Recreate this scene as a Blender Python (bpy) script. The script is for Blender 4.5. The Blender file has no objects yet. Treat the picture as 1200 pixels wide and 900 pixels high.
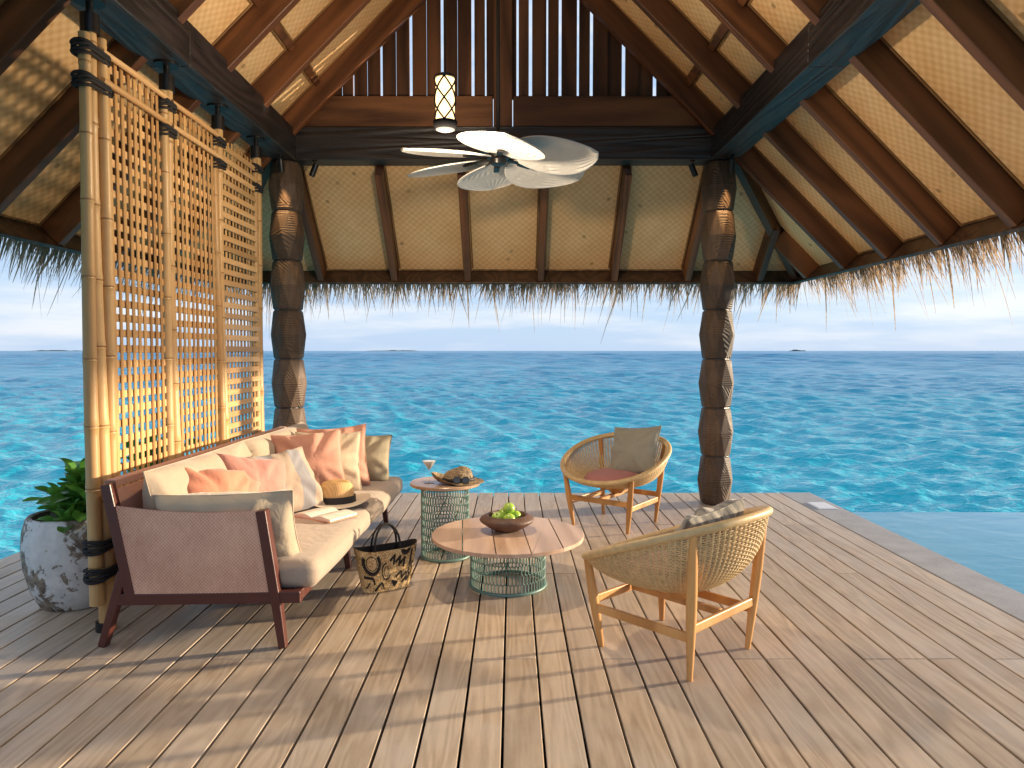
import bpy, bmesh, math, random
import numpy as np
from mathutils import Vector, Matrix, Euler, noise as mnoise

R = math.radians
random.seed(11)
scene = bpy.context.scene
C = scene.collection

# ------------------------------------------------------------------ camera
cam_d = bpy.data.cameras.new('camera')
cam = bpy.data.objects.new('camera', cam_d)
C.objects.link(cam)
cam.location = (0, 0, 1.4)
cam.rotation_euler = (R(90) - math.atan(39 / 840), 0, 0)
cam_d.sensor_width = 36
cam_d.lens = 36 * 840 / 1200
cam_d.clip_start = 0.05
cam_d.clip_end = 30000
scene.camera = cam

# ------------------------------------------------------------------ light
SUN_AZ = 16.0      # degrees from +X towards +Y
SUN_EL = 8.0
world = bpy.data.worlds.new('World')
scene.world = world
world.use_nodes = True
wt = world.node_tree
wt.nodes.clear()
wo = wt.nodes.new('ShaderNodeOutputWorld')
wb = wt.nodes.new('ShaderNodeBackground')
sky = wt.nodes.new('ShaderNodeTexSky')
sky.sky_type = 'NISHITA'
sky.sun_disc = False
sky.sun_elevation = R(SUN_EL)
sky.sun_rotation = R(90 - SUN_AZ)
sky.altitude = 0
sky.air_density = 1.0
sky.dust_density = 0.6
sky.ozone_density = 3.0
tcw = wt.nodes.new('ShaderNodeTexCoord')
mpw = wt.nodes.new('ShaderNodeMapping')
mpw.inputs['Scale'].default_value = (2.2, 2.2, 16)
mpw.inputs['Location'].default_value = (3.1, 0.4, 0.2)
nzw = wt.nodes.new('ShaderNodeTexNoise')
nzw.inputs['Scale'].default_value = 1.6
nzw.inputs['Detail'].default_value = 7
nzw.inputs['Roughness'].default_value = 0.55
rpw = wt.nodes.new('ShaderNodeValToRGB')
rpw.color_ramp.elements[0].position = 0.44
rpw.color_ramp.elements[0].color = (3.9, 5.1, 6.9, 1)      # hazy veil
rpw.color_ramp.elements[1].position = 0.66
rpw.color_ramp.elements[1].color = (6.3, 6.6, 7.3, 1)      # soft bank of cloud
mxw = wt.nodes.new('ShaderNodeMixRGB')
mxw.inputs[0].default_value = 0.80
wt.links.new(tcw.outputs['Generated'], mpw.inputs[0])
wt.links.new(mpw.outputs[0], nzw.inputs['Vector'])
wt.links.new(nzw.outputs['Fac'], rpw.inputs[0])
wt.links.new(sky.outputs[0], mxw.inputs[1])
wt.links.new(rpw.outputs[0], mxw.inputs[2])
wt.links.new(mxw.outputs[0], wb.inputs[0])
wb.inputs[1].default_value = 0.043
wt.links.new(wb.outputs[0], wo.inputs[0])

sun_d = bpy.data.lights.new('sun', 'SUN')
sun_d.energy = 2.4
sun_d.angle = R(1.2)
sun_d.color = (1.0, 0.80, 0.56)
sun = bpy.data.objects.new('sun', sun_d)
C.objects.link(sun)
to_sun = Vector((math.cos(R(SUN_EL)) * math.cos(R(SUN_AZ)), math.cos(R(SUN_EL)) * math.sin(R(SUN_AZ)), math.sin(R(SUN_EL))))
sun.rotation_euler = to_sun.to_track_quat('Z', 'Y').to_euler()
sun.location = to_sun * 60

scene.view_settings.view_transform = 'Standard'
scene.view_settings.look = 'None'
scene.view_settings.exposure = 1.93
scene.view_settings.gamma = 1
scene.view_settings.use_curve_mapping = False
scene.cycles.use_denoising = True
scene.cycles.max_bounces = 10
scene.cycles.diffuse_bounces = 6
scene.cycles.glossy_bounces = 4
scene.cycles.transmission_bounces = 6
scene.cycles.sample_clamp_indirect = 6
scene.cycles.caustics_reflective = False
scene.cycles.caustics_refractive = False


# ------------------------------------------------------------------ materials
class NT:
    def __init__(s, name):
        s.m = bpy.data.materials.new(name)
        s.m.use_nodes = True
        s.t = s.m.node_tree
        s.b = s.t.nodes['Principled BSDF']
        s.out = s.t.nodes['Material Output']

    def n(s, typ, **kw):
        nd = s.t.nodes.new('ShaderNode' + typ)
        for k, v in kw.items():
            if k in nd.inputs:
                nd.inputs[k].default_value = v
            else:
                setattr(nd, k, v)
        return nd

    def l(s, a, b):
        s.t.links.new(a, b)

    def set(s, k, v):
        if hasattr(v, 'links') or hasattr(v, 'is_linked'):
            s.l(v, s.b.inputs[k])
        else:
            s.b.inputs[k].default_value = v

    def coords(s, scale=(1, 1, 1), rand=True, rot=(0, 0, 0), space='Object'):
        tc = s.n('TexCoord')
        mp = s.n('Mapping')
        mp.inputs['Scale'].default_value = scale
        mp.inputs['Rotation'].default_value = rot
        src = tc.outputs[space]
        if rand:
            oi = s.n('ObjectInfo')
            mu = s.n('Math', operation='MULTIPLY')
            s.l(oi.outputs['Random'], mu.inputs[0])
            mu.inputs[1].default_value = 37.0
            ad = s.n('VectorMath', operation='ADD')
            s.l(src, ad.inputs[0])
            s.l(mu.outputs[0], ad.inputs[1])
            src = ad.outputs[0]
        s.l(src, mp.inputs[0])
        return mp.outputs[0]

    def noise(s, vec, scale, detail=4, rough=0.55, dist=0.0):
        nd = s.n('TexNoise')
        nd.inputs['Scale'].default_value = scale
        nd.inputs['Detail'].default_value = detail
        nd.inputs['Roughness'].default_value = rough
        nd.inputs['Distortion'].default_value = dist
        if vec is not None:
            s.l(vec, nd.inputs['Vector'])
        return nd.outputs['Fac']

    def ramp(s, fac, stops):
        r = s.n('ValToRGB')
        e = r.color_ramp.elements
        while len(e) < len(stops):
            e.new(0.5)
        for el, (p, c) in zip(e, stops):
            el.position = p
            if isinstance(c, (int, float)):
                c = (c, c, c)
            el.color = (c[0], c[1], c[2], 1)
        s.l(fac, r.inputs[0])
        return r.outputs[0]

    def math(s, op, a, b=None):
        m = s.n('Math', operation=op)
        for i, v in enumerate((a, b)):
            if v is None:
                continue
            if isinstance(v, (int, float)):
                m.inputs[i].default_value = v
            else:
                s.l(v, m.inputs[i])
        return m.outputs[0]

    def mix(s, fac, a, b, mode='MIX'):
        m = s.n('MixRGB', blend_type=mode)
        for i, v in enumerate((fac, a, b)):
            if isinstance(v, (int, float)):
                m.inputs[i].default_value = v
            elif isinstance(v, tuple):
                m.inputs[i].default_value = (v[0], v[1], v[2], 1)
            else:
                s.l(v, m.inputs[i])
        return m.outputs[0]

    def bump(s, h, strength=0.3, dist=0.01, normal=None):
        b = s.n('Bump')
        b.inputs['Strength'].default_value = strength
        b.inputs['Distance'].default_value = dist
        s.l(h, b.inputs['Height'])
        if normal is not None:
            s.l(normal, b.inputs['Normal'])
        s.l(b.outputs[0], s.b.inputs['Normal'])
        return b.outputs[0]

    def rand_value(s, col, lo=0.85, hi=1.15):
        oi = s.n('ObjectInfo')
        mr = s.n('MapRange')
        mr.inputs['To Min'].default_value = lo
        mr.inputs['To Max'].default_value = hi
        s.l(oi.outputs['Random'], mr.inputs['Value'])
        hs = s.n('HueSaturation')
        s.l(mr.outputs[0], hs.inputs['Value'])
        s.l(col, hs.inputs['Color'])
        return hs.outputs['Color']


def wood(name, dark, light, axis=1, grain=9.0, rings=9.0, rough=0.55, bump=0.25, bdist=0.004, rv=(0.85, 1.15), spec=0.4, weather=None, big_s=2.6, rw=0.34):
    t = NT(name)
    sc = [1.0, 1.0, 1.0]
    sc[axis] = 0.09
    v = t.coords(tuple(sc))
    big = t.noise(v, big_s, 2, 0.45, 0.35)
    fr = t.math('SINE', t.math('MULTIPLY', big, rings * 6.28))
    fr = t.math('ADD', t.math('MULTIPLY', fr, 0.5), 0.5)
    fine = t.noise(v, grain * 9, 4, 0.65)
    med = t.noise(v, grain, 3, 0.5)
    f = t.math('ADD', t.math('MULTIPLY', fr, rw), t.math('ADD', t.math('MULTIPLY', fine, 0.42), t.math('MULTIPLY', med, 0.34)))
    col = t.ramp(f, [(0.30, dark), (0.78, light)])
    if weather:
        w = t.noise(t.coords((1, 1, 1)), 2.2, 4, 0.6)
        col = t.mix(t.ramp(w, [(0.40, 0.0), (0.70, 0.50)]), col, weather)
        kn = t.noise(t.coords((1, 0.45, 1)), 5.5, 2, 0.5)
        col = t.mix(t.ramp(kn, [(0.78, 0.0), (0.84, 0.25)]), col, tuple(c * 0.55 for c in dark))
    col = t.rand_value(col, *rv)
    t.set('Base Color', col)
    t.set('Roughness', t.ramp(fine, [(0.2, rough - 0.12), (0.8, rough + 0.12)]))
    t.set('Specular IOR Level', spec)
    t.bump(f, bump, bdist)
    return t.m


def plain(name, col, rough=0.5, metal=0.0, var=0.10, nscale=14, bump=0.0, spec=0.5, rv=None, bdist=0.003):
    t = NT(name)
    v = t.coords()
    n = t.noise(v, nscale, 4, 0.6)
    c = t.ramp(n, [(0.25, tuple(x * (1 - var) for x in col)), (0.75, tuple(min(1, x * (1 + var)) for x in col))])
    if rv:
        c = t.rand_value(c, *rv)
    t.set('Base Color', c)
    t.set('Roughness', t.ramp(n, [(0.2, max(0.02, rough - 0.07)), (0.8, min(1, rough + 0.07))]))
    t.set('Metallic', metal)
    t.set('Specular IOR Level', spec)
    if bump:
        t.bump(t.noise(v, nscale * 5, 3), bump, bdist)
    return t.m


def fabric(name, col, weave=420, rough=0.9, stripes=None):
    t = NT(name)
    v = t.coords(rand=False)
    n = t.noise(v, 5, 4, 0.6)
    thread = t.noise(t.coords((1, 1, 0.15), rand=False), weave, 2, 0.5)
    thread2 = t.noise(t.coords((0.15, 1, 1), rand=False), weave, 2, 0.5)
    th = t.math('ADD', t.math('MULTIPLY', thread, 0.5), t.math('MULTIPLY', thread2, 0.5))
    c = t.ramp(n, [(0.3, tuple(x * 0.92 for x in col)), (0.7, tuple(min(1, x * 1.06) for x in col))])
    if stripes:
        tc = t.n('TexCoord')
        sx = t.n('SeparateXYZ')
        t.l(tc.outputs['Object'], sx.inputs[0])
        fx = t.math('FRACT', t.math('ADD', t.math('MULTIPLY', sx.outputs['X'], 1 / stripes[1]), stripes[2]))
        c = t.mix(t.ramp(fx, [(0.50, 0.0), (0.52, 1.0)]), c, stripes[0])
    c = t.mix(t.math('MULTIPLY', th, 0.30), c, tuple(x * 0.5 for x in col))
    t.set('Base Color', c)
    t.set('Roughness', rough)
    t.set('Specular IOR Level', 0.15)
    t.set('Sheen Weight', 0.25)
    t.set('Sheen Roughness', 0.5)
    b1 = t.n('Bump')
    b1.inputs['Strength'].default_value = 0.25
    b1.inputs['Distance'].default_value = 0.02
    t.l(t.noise(v, 14, 3, 0.55, 0.8), b1.inputs['Height'])
    t.bump(th, 0.2, 0.0012, b1.outputs[0])
    return t.m


def weave_mat(name, c_dark, c_light, cell=0.03, rough=0.7, bump=0.5, spots=True, spec=0.3, gap=0.0, rv=(0.95, 1.05)):
    t = NT(name)
    tc = t.n('TexCoord')
    sx = t.n('SeparateXYZ')
    t.l(tc.outputs['Object'], sx.inputs[0])
    k = math.pi / cell
    a = t.math('SINE', t.math('MULTIPLY', sx.outputs['X'], k))
    b = t.math('SINE', t.math('MULTIPLY', sx.outputs['Y'], k))
    p = t.math('ADD', t.math('MULTIPLY', t.math('MULTIPLY', a, b), 0.5), 0.5)
    v = t.coords()
    n = t.noise(v, 2.3, 5, 0.65)
    n2 = t.noise(t.coords((1, 0.25, 1)), 90, 3, 0.6)
    f = t.math('ADD', t.math('MULTIPLY', p, 0.27), t.math('ADD', t.math('MULTIPLY', n, 0.62), t.math('MULTIPLY', n2, 0.20)))
    c = t.ramp(f, [(0.30, c_dark), (0.75, c_light)])
    if spots:
        # single strips of a darker culm, cell by cell
        wn = t.n('TexWhiteNoise', noise_dimensions='3D')
        fl = t.n('VectorMath', operation='FLOOR')
        sc = t.n('VectorMath', operation='SCALE')
        t.l(v, sc.inputs[0])
        sc.inputs['Scale'].default_value = 1 / cell
        t.l(sc.outputs[0], fl.inputs[0])
        t.l(fl.outputs[0], wn.inputs['Vector'])
        cellv = t.ramp(wn.outputs['Value'], [(0.0, 0.0), (1.0, 0.16)])
        c = t.mix(cellv, c, c_dark)
        sp = t.math('GREATER_THAN', wn.outputs['Value'], 0.996)
        c = t.mix(t.math('MULTIPLY', sp, t.math('MULTIPLY', n, 1.0)), c, tuple(x * 0.3 for x in c_dark))
    c = t.rand_value(c, *rv)
    t.set('Base Color', c)
    t.set('Roughness', rough)
    t.set('Specular IOR Level', spec)
    t.bump(p, bump, 0.003)
    return t.m


M = {}
M['deck'] = wood('deck_teak', (0.37, 0.27, 0.18), (0.68, 0.54, 0.39), axis=1, grain=9, rings=11, rough=0.48, bump=0.30, bdist=0.002, rv=(0.90, 1.09), spec=0.4, big_s=6.5, rw=0.17, weather=(0.57, 0.51, 0.44))
M['under'] = plain('deck_underside', (0.03, 0.025, 0.02), 0.9)
M['beam'] = wood('dark_stained_beam', (0.008, 0.006, 0.006), (0.034, 0.026, 0.024), axis=1, grain=6, rings=15, rough=0.42, bump=1.0, bdist=0.012, rv=(0.9, 1.1), spec=0.65)
M['rafter'] = wood('rafter_wood', (0.065, 0.022, 0.008), (0.19, 0.072, 0.026), axis=1, grain=6, rings=7, rough=0.50, bump=0.25, rv=(0.8, 1.25), spec=0.5)
M['gable'] = wood('gable_board_wood', (0.05, 0.020, 0.009), (0.15, 0.062, 0.026), axis=2, grain=6, rings=6, rough=0.6, bump=0.3, rv=(0.6, 1.3))
M['rail'] = wood('gable_rail_wood', (0.06, 0.024, 0.010), (0.20, 0.085, 0.033), axis=0, grain=6, rings=7, rough=0.55, bump=0.25, rv=(0.95, 1.1))
M['mat'] = weave_mat('woven_bamboo_mat', (0.64, 0.375, 0.155), (0.90, 0.64, 0.355), cell=0.034, rough=0.55)
M['trim'] = wood('mat_trim', (0.16, 0.08, 0.03), (0.36, 0.2, 0.08), axis=1)
def mk_thatch():
    t = NT('thatch_straw')
    n = t.noise(t.coords(rand=False), 26, 3, 0.6)
    c = t.ramp(n, [(0.3, (0.22, 0.14, 0.085)), (0.7, (0.56, 0.42, 0.29))])
    t.set('Base Color', c)
    t.set('Roughness', 0.8)
    tr = t.n('BsdfTranslucent')
    t.l(c, tr.inputs[0])
    ms = t.n('MixShader')
    ms.inputs[0].default_value = 0.5
    t.l(t.b.outputs[0], ms.inputs[1])
    t.l(tr.outputs[0], ms.inputs[2])
    t.l(ms.outputs[0], t.out.inputs[0])
    return t.m


M['thatch'] = mk_thatch()
M['shell'] = plain('thatch_bulk', (0.16, 0.115, 0.08), 0.95, var=0.4, nscale=30, bump=0.8, spec=0.1)
M['fascia'] = wood('fascia_wood', (0.035, 0.018, 0.010), (0.11, 0.055, 0.028), axis=1, rough=0.5, spec=0.6)
M['bamboo'] = wood('bamboo_culm', (0.40, 0.215, 0.075), (0.62, 0.40, 0.175), axis=2, grain=7, rings=3, rough=0.45, bump=0.15, rv=(0.86, 1.08), spec=0.5, weather=(0.42, 0.28, 0.13))
M['bnode'] = plain('bamboo_node', (0.30, 0.16, 0.06), 0.6)
M['slat_v'] = wood('lattice_upright', (0.38, 0.19, 0.06), (0.60, 0.365, 0.145), axis=2, grain=9, rings=2, rough=0.5, bump=0.12, rv=(0.8, 1.15))
M['slat_h'] = wood('lattice_crosspiece', (0.50, 0.28, 0.11), (0.78, 0.50, 0.24), axis=1, grain=9, rings=2, rough=0.5, bump=0.12, rv=(0.8, 1.15))
M['rope'] = plain('black_rope', (0.014, 0.013, 0.015), 0.85, nscale=60, bump=0.7)
M['black'] = plain('black_metal', (0.012, 0.012, 0.013), 0.38, metal=0.3)
M['matte'] = plain('matte_black', (0.012, 0.012, 0.013), 0.95, spec=0.0)
M['sofa_frame'] = plain('maroon_lacquer', (0.085, 0.022, 0.016), 0.38, var=0.12, spec=0.5)
M['sofa_weave'] = weave_mat('pink_brown_sling', (0.42, 0.205, 0.14), (0.82, 0.50, 0.36), cell=0.0085, rough=0.75, bump=0.5, spots=False, rv=(1, 1))
M['rail_cloth'] = fabric('back_rail_cloth', (0.42, 0.21, 0.15))
BEIGE = (0.42, 0.335, 0.25)
M['beige'] = fabric('beige_canvas', BEIGE)
M['seat'] = fabric('seat_canvas', (0.43, 0.34, 0.26))
M['cream'] = fabric('cream_canvas', (0.56, 0.455, 0.325))
M['coral'] = fabric('coral_linen', (0.57, 0.235, 0.15))
M['pink'] = fabric('pink_linen', (0.50, 0.235, 0.19))
M['dusty'] = fabric('dusty_rose_linen', (0.50, 0.255, 0.185))
M['salmon'] = fabric('salmon_linen', (0.57, 0.29, 0.21))
M['olive'] = fabric('olive_linen', (0.36, 0.31, 0.215))
M['stripe'] = fabric('striped_linen', (0.43, 0.335, 0.255), stripes=((0.26, 0.255, 0.275), 0.20, 0.25))
M['grey_p'] = fabric('grey_green_linen', (0.33, 0.32, 0.26))
M['rose'] = fabric('dusty_rose_seat_pad', (0.50, 0.205, 0.185))
M['print_p'] = fabric('patterned_grey_linen', (0.36, 0.33, 0.27), stripes=((0.20, 0.19, 0.17), 0.06, 0.1))
M['rattan'] = plain('rattan_cane', (0.62, 0.44, 0.22), 0.55, var=0.22, nscale=40, spec=0.4)
M['rattan_rim'] = plain('wrapped_rim', (0.60, 0.42, 0.20), 0.5, var=0.2, nscale=30, bump=0.3)
M['teak'] = wood('chair_teak', (0.42, 0.19, 0.055), (0.66, 0.36, 0.13), axis=2, grain=10, rings=4, rough=0.42, bump=0.1, rv=(0.92, 1.1))
M['top'] = wood('table_top_teak', (0.44, 0.285, 0.19), (0.70, 0.51, 0.385), axis=1, grain=9, rings=8, rough=0.38, bump=0.12, rv=(0.92, 1.08), spec=0.5)
M['side_top'] = wood('side_table_teak', (0.30, 0.18, 0.11), (0.52, 0.36, 0.24), axis=1, grain=12, rings=9, rough=0.3, bump=0.12, rv=(1, 1), spec=0.6)
M['green'] = plain('sage_green_wire', (0.135, 0.245, 0.215), 0.45, var=0.08)
M['bowl'] = plain('brown_stoneware', (0.115, 0.06, 0.04), 0.55, var=0.3, nscale=22, bump=0.6, bdist=0.006)
M['apple'] = plain('green_apple_skin', (0.36, 0.55, 0.075), 0.3, var=0.25, nscale=7, rv=(0.9, 1.1))
M['stalk'] = plain('apple_stalk', (0.08, 0.05, 0.02), 0.8)
M['soil'] = plain('potting_soil', (0.035, 0.024, 0.018), 0.95, var=0.5, nscale=40, bump=0.8)
M['paper'] = plain('book_paper', (0.78, 0.72, 0.62), 0.8, var=0.04)
M['cover'] = plain('peach_book_cover', (0.62, 0.30, 0.18), 0.55)
M['straw'] = weave_mat('fine_straw', (0.44, 0.23, 0.085), (0.72, 0.46, 0.21), cell=0.006, rough=0.7, bump=0.5, spots=False)
M['pale_brim'] = weave_mat('pale_straw', (0.56, 0.47, 0.37), (0.74, 0.66, 0.55), cell=0.006, rough=0.75, bump=0.4, spots=False)
M['band'] = plain('black_ribbon', (0.012, 0.010, 0.012), 0.6)
M['dark_lens'] = plain('dark_lens', (0.006, 0.006, 0.007), 0.08, spec=0.8)
M['skimmer'] = plain('white_plastic', (0.74, 0.74, 0.75), 0.45, var=0.03)
M['fan'] = fabric('fan_blade_canvas', (0.66, 0.66, 0.64), weave=300)
M['stem'] = plain('plant_stem', (0.16, 0.19, 0.07), 0.7)
M['island'] = plain('island_vegetation', (0.045, 0.075, 0.075), 0.95, var=0.4, nscale=0.02)


def mk_post():
    t = NT('carved_post_wood')
    v = t.coords((1, 1, 0.1))
    g = t.noise(v, 26, 5, 0.65)
    big = t.noise(t.coords((1, 1, 0.6)), 3, 3)
    c = t.ramp(t.math('ADD', t.math('MULTIPLY', g, 0.6), t.math('MULTIPLY', big, 0.45)), [(0.32, (0.030, 0.018, 0.011)), (0.75, (0.135, 0.082, 0.048))])
    t.set('Base Color', t.rand_value(c, 0.8, 1.2))
    t.set('Roughness', 0.62)
    # chiselled grooves, two hatching directions swapped patch by patch
    w1 = t.n('TexWave', wave_type='BANDS', bands_direction='DIAGONAL')
    w1.inputs['Scale'].default_value = 17
    w1.inputs['Distortion'].default_value = 1.5
    t.l(t.coords(), w1.inputs['Vector'])
    w2 = t.n('TexWave', wave_type='BANDS', bands_direction='Z')
    w2.inputs['Scale'].default_value = 15
    w2.inputs['Distortion'].default_value = 1.0
    t.l(t.coords(), w2.inputs['Vector'])
    sel = t.ramp(t.noise(t.coords(), 5, 1), [(0.49, 0.0), (0.51, 1.0)])
    h = t.mix(sel, w1.outputs['Fac'], w2.outputs['Fac'])
    pat = t.ramp(t.noise(t.coords(), 7, 1), [(0.44, 0.0), (0.50, 1.0)])
    h = t.mix(pat, g, h)
    t.bump(h, 0.45, 0.006)
    return t.m


M['post'] = mk_post()


def mk_planter():
    t = NT('chipped_white_planter')
    v = t.coords(rand=False)
    n = t.noise(v, 6.5, 6, 0.68, 0.4)
    n2 = t.noise(t.coords((1, 1, 0.4), rand=False), 3.0, 4, 0.6)
    f = t.math('ADD', t.math('MULTIPLY', n, 0.6), t.math('MULTIPLY', n2, 0.4))
    chip = t.ramp(f, [(0.500, 0.0), (0.515, 1.0)])
    base = t.ramp(t.noise(v, 15, 4), [(0.3, (0.50, 0.50, 0.50)), (0.7, (0.68, 0.67, 0.66))])
    dark = t.ramp(t.noise(v, 30, 3), [(0.35, (0.10, 0.075, 0.06)), (0.65, (0.30, 0.25, 0.19))])
    t.set('Base Color', t.mix(chip, base, dark))
    t.set('Roughness', 0.6)
    t.bump(t.math('SUBTRACT', t.noise(v, 40, 3), t.math('MULTIPLY', chip, 1.0)), 0.5, 0.004)
    return t.m


M['planter'] = mk_planter()


def mk_leaf():
    t = NT('glossy_leaf')
    tc = t.n('TexCoord')
    sx = t.n('SeparateXYZ')
    t.l(tc.outputs['Object'], sx.inputs[0])
    mid = t.ramp(t.math('ABSOLUTE', sx.outputs['X']), [(0.0, 1.0), (0.006, 0.0)])
    c = t.ramp(t.noise(t.coords(), 9, 3), [(0.3, (0.045, 0.16, 0.028)), (0.7, (0.13, 0.36, 0.06))])
    c = t.rand_value(c, 0.65, 1.45)
    t.set('Base Color', t.mix(t.math('MULTIPLY', mid, 0.6), c, (0.22, 0.36, 0.10)))
    t.set('Roughness', 0.32)
    t.set('Subsurface Weight', 0.0)
    t.set('Transmission Weight', 0.0)
    tr = t.n('BsdfTranslucent')
    tr.inputs[0].default_value = (0.20, 0.42, 0.04, 1)
    ms = t.n('MixShader')
    ms.inputs[0].default_value = 0.28
    t.l(t.b.outputs[0], ms.inputs[1])
    t.l(tr.outputs[0], ms.inputs[2])
    t.l(ms.outputs[0], t.out.inputs[0])
    return t.m


M['leaf'] = mk_leaf()


def mk_sea():
    t = NT('lagoon_water')
    geo = t.n('NewGeometry')
    ln = t.n('VectorMath', operation='LENGTH')
    t.l(geo.outputs['Position'], ln.inputs[0])
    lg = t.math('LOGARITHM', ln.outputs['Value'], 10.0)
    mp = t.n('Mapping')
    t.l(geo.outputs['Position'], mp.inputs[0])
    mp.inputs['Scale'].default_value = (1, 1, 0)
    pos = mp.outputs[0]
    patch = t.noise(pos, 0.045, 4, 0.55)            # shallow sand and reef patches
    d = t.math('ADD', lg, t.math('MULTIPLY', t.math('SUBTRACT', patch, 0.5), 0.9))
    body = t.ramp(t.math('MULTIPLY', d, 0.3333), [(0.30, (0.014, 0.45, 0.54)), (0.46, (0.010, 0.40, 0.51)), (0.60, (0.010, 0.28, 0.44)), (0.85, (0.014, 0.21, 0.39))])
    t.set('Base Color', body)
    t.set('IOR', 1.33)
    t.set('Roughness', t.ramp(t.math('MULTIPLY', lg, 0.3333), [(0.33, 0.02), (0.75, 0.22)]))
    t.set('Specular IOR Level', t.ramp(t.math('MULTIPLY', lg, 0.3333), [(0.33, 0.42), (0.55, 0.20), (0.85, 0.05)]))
    mp2 = t.n('Mapping')
    t.l(geo.outputs['Position'], mp2.inputs[0])
    mp2.inputs['Scale'].default_value = (0.55, 1.0, 0)
    mp2.inputs['Rotation'].default_value = (0, 0, 0.3)
    n1 = t.noise(mp2.outputs[0], 7.0, 3, 0.6, 0.6)
    n2 = t.noise(mp2.outputs[0], 2.4, 3, 0.5, 0.4)
    b1 = t.n('Bump')
    b1.inputs['Strength'].default_value = 0.8
    b1.inputs['Distance'].default_value = 0.20
    t.l(n2, b1.inputs['Height'])
    t.bump(n1, 0.9, 0.09, b1.outputs[0])
    return t.m


M['sea'] = mk_sea()


def mk_pool():
    t = NT('pool_water')
    geo = t.n('NewGeometry')
    mp = t.n('Mapping')
    t.l(geo.outputs['Position'], mp.inputs[0])
    mp.inputs['Scale'].default_value = (0.6, 1, 0)
    n = t.noise(mp.outputs[0], 5.0, 3, 0.5, 0.5)
    t.set('Base Color', (0.03, 0.29, 0.45, 1))
    t.set('Roughness', 0.06)
    t.set('IOR', 1.33)
    t.bump(n, 0.35, 0.02)
    return t.m


M['pool'] = mk_pool()


def mk_stone():
    t = NT('grey_stone_border')
    v = t.coords(rand=False)
    f = t.math('ADD', t.math('MULTIPLY', t.noise(v, 160, 3, 0.7), 0.6), t.math('MULTIPLY', t.noise(v, 5, 4), 0.4))
    t.set('Base Color', t.ramp(f, [(0.3, (0.24, 0.235, 0.24)), (0.7, (0.50, 0.485, 0.48))]))
    t.set('Roughness', 0.7)
    t.bump(f, 0.3, 0.003)
    return t.m


M['stone'] = mk_stone()


def mk_glow():
    t = NT('lantern_diffuser')
    t.set('Base Color', (0.85, 0.62, 0.32, 1))
    t.set('Roughness', 0.6)
    t.set('Emission Color', (1.0, 0.66, 0.30, 1))
    t.set('Emission Strength', 0.8)
    return t.m


M['glow'] = mk_glow()


def mk_thin_glass():
    t = NT('clear_glass')
    tr = t.n('BsdfTransparent')
    gs = t.n('BsdfGlossy')
    gs.inputs['Roughness'].default_value = 0.02
    fr = t.n('LayerWeight')
    fr.inputs['Blend'].default_value = 0.12
    ms = t.n('MixShader')
    t.l(t.math('ADD', t.math('MULTIPLY', fr.outputs['Facing'], 0.5), 0.03), ms.inputs[0])
    t.l(tr.outputs[0], ms.inputs[1])
    t.l(gs.outputs[0], ms.inputs[2])
    t.l(ms.outputs[0], t.out.inputs[0])
    return t.m


M['glass'] = mk_thin_glass()
M['drink'] = plain('pale_cocktail', (0.84, 0.88, 0.84), 0.25, var=0.03)


def mk_tote(name='flecked_woven_tote', stops=((0.36, (0.16, 0.085, 0.03)), (0.48, (0.56, 0.35, 0.14)), (0.60, (0.82, 0.64, 0.36)))):
    t = NT(name)
    v = t.coords(rand=False)
    n = t.noise(v, 120, 3, 0.7)
    n2 = t.noise(v, 18, 3, 0.6)
    t.set('Base Color', t.ramp(t.math('ADD', t.math('MULTIPLY', n, 0.75), t.math('MULTIPLY', n2, 0.25)), stops))
    t.set('Roughness', 0.75)
    t.bump(n, 0.6, 0.004)
    return t.m


M['tote'] = mk_tote()
M['ink'] = plain('black_print', (0.014, 0.010, 0.009), 0.75, var=0.3, nscale=120)
M['speck_hat'] = mk_tote('dark_flecked_straw', [(0.40, (0.03, 0.024, 0.018)), (0.50, (0.22, 0.145, 0.075)), (0.62, (0.52, 0.39, 0.23))])


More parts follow.
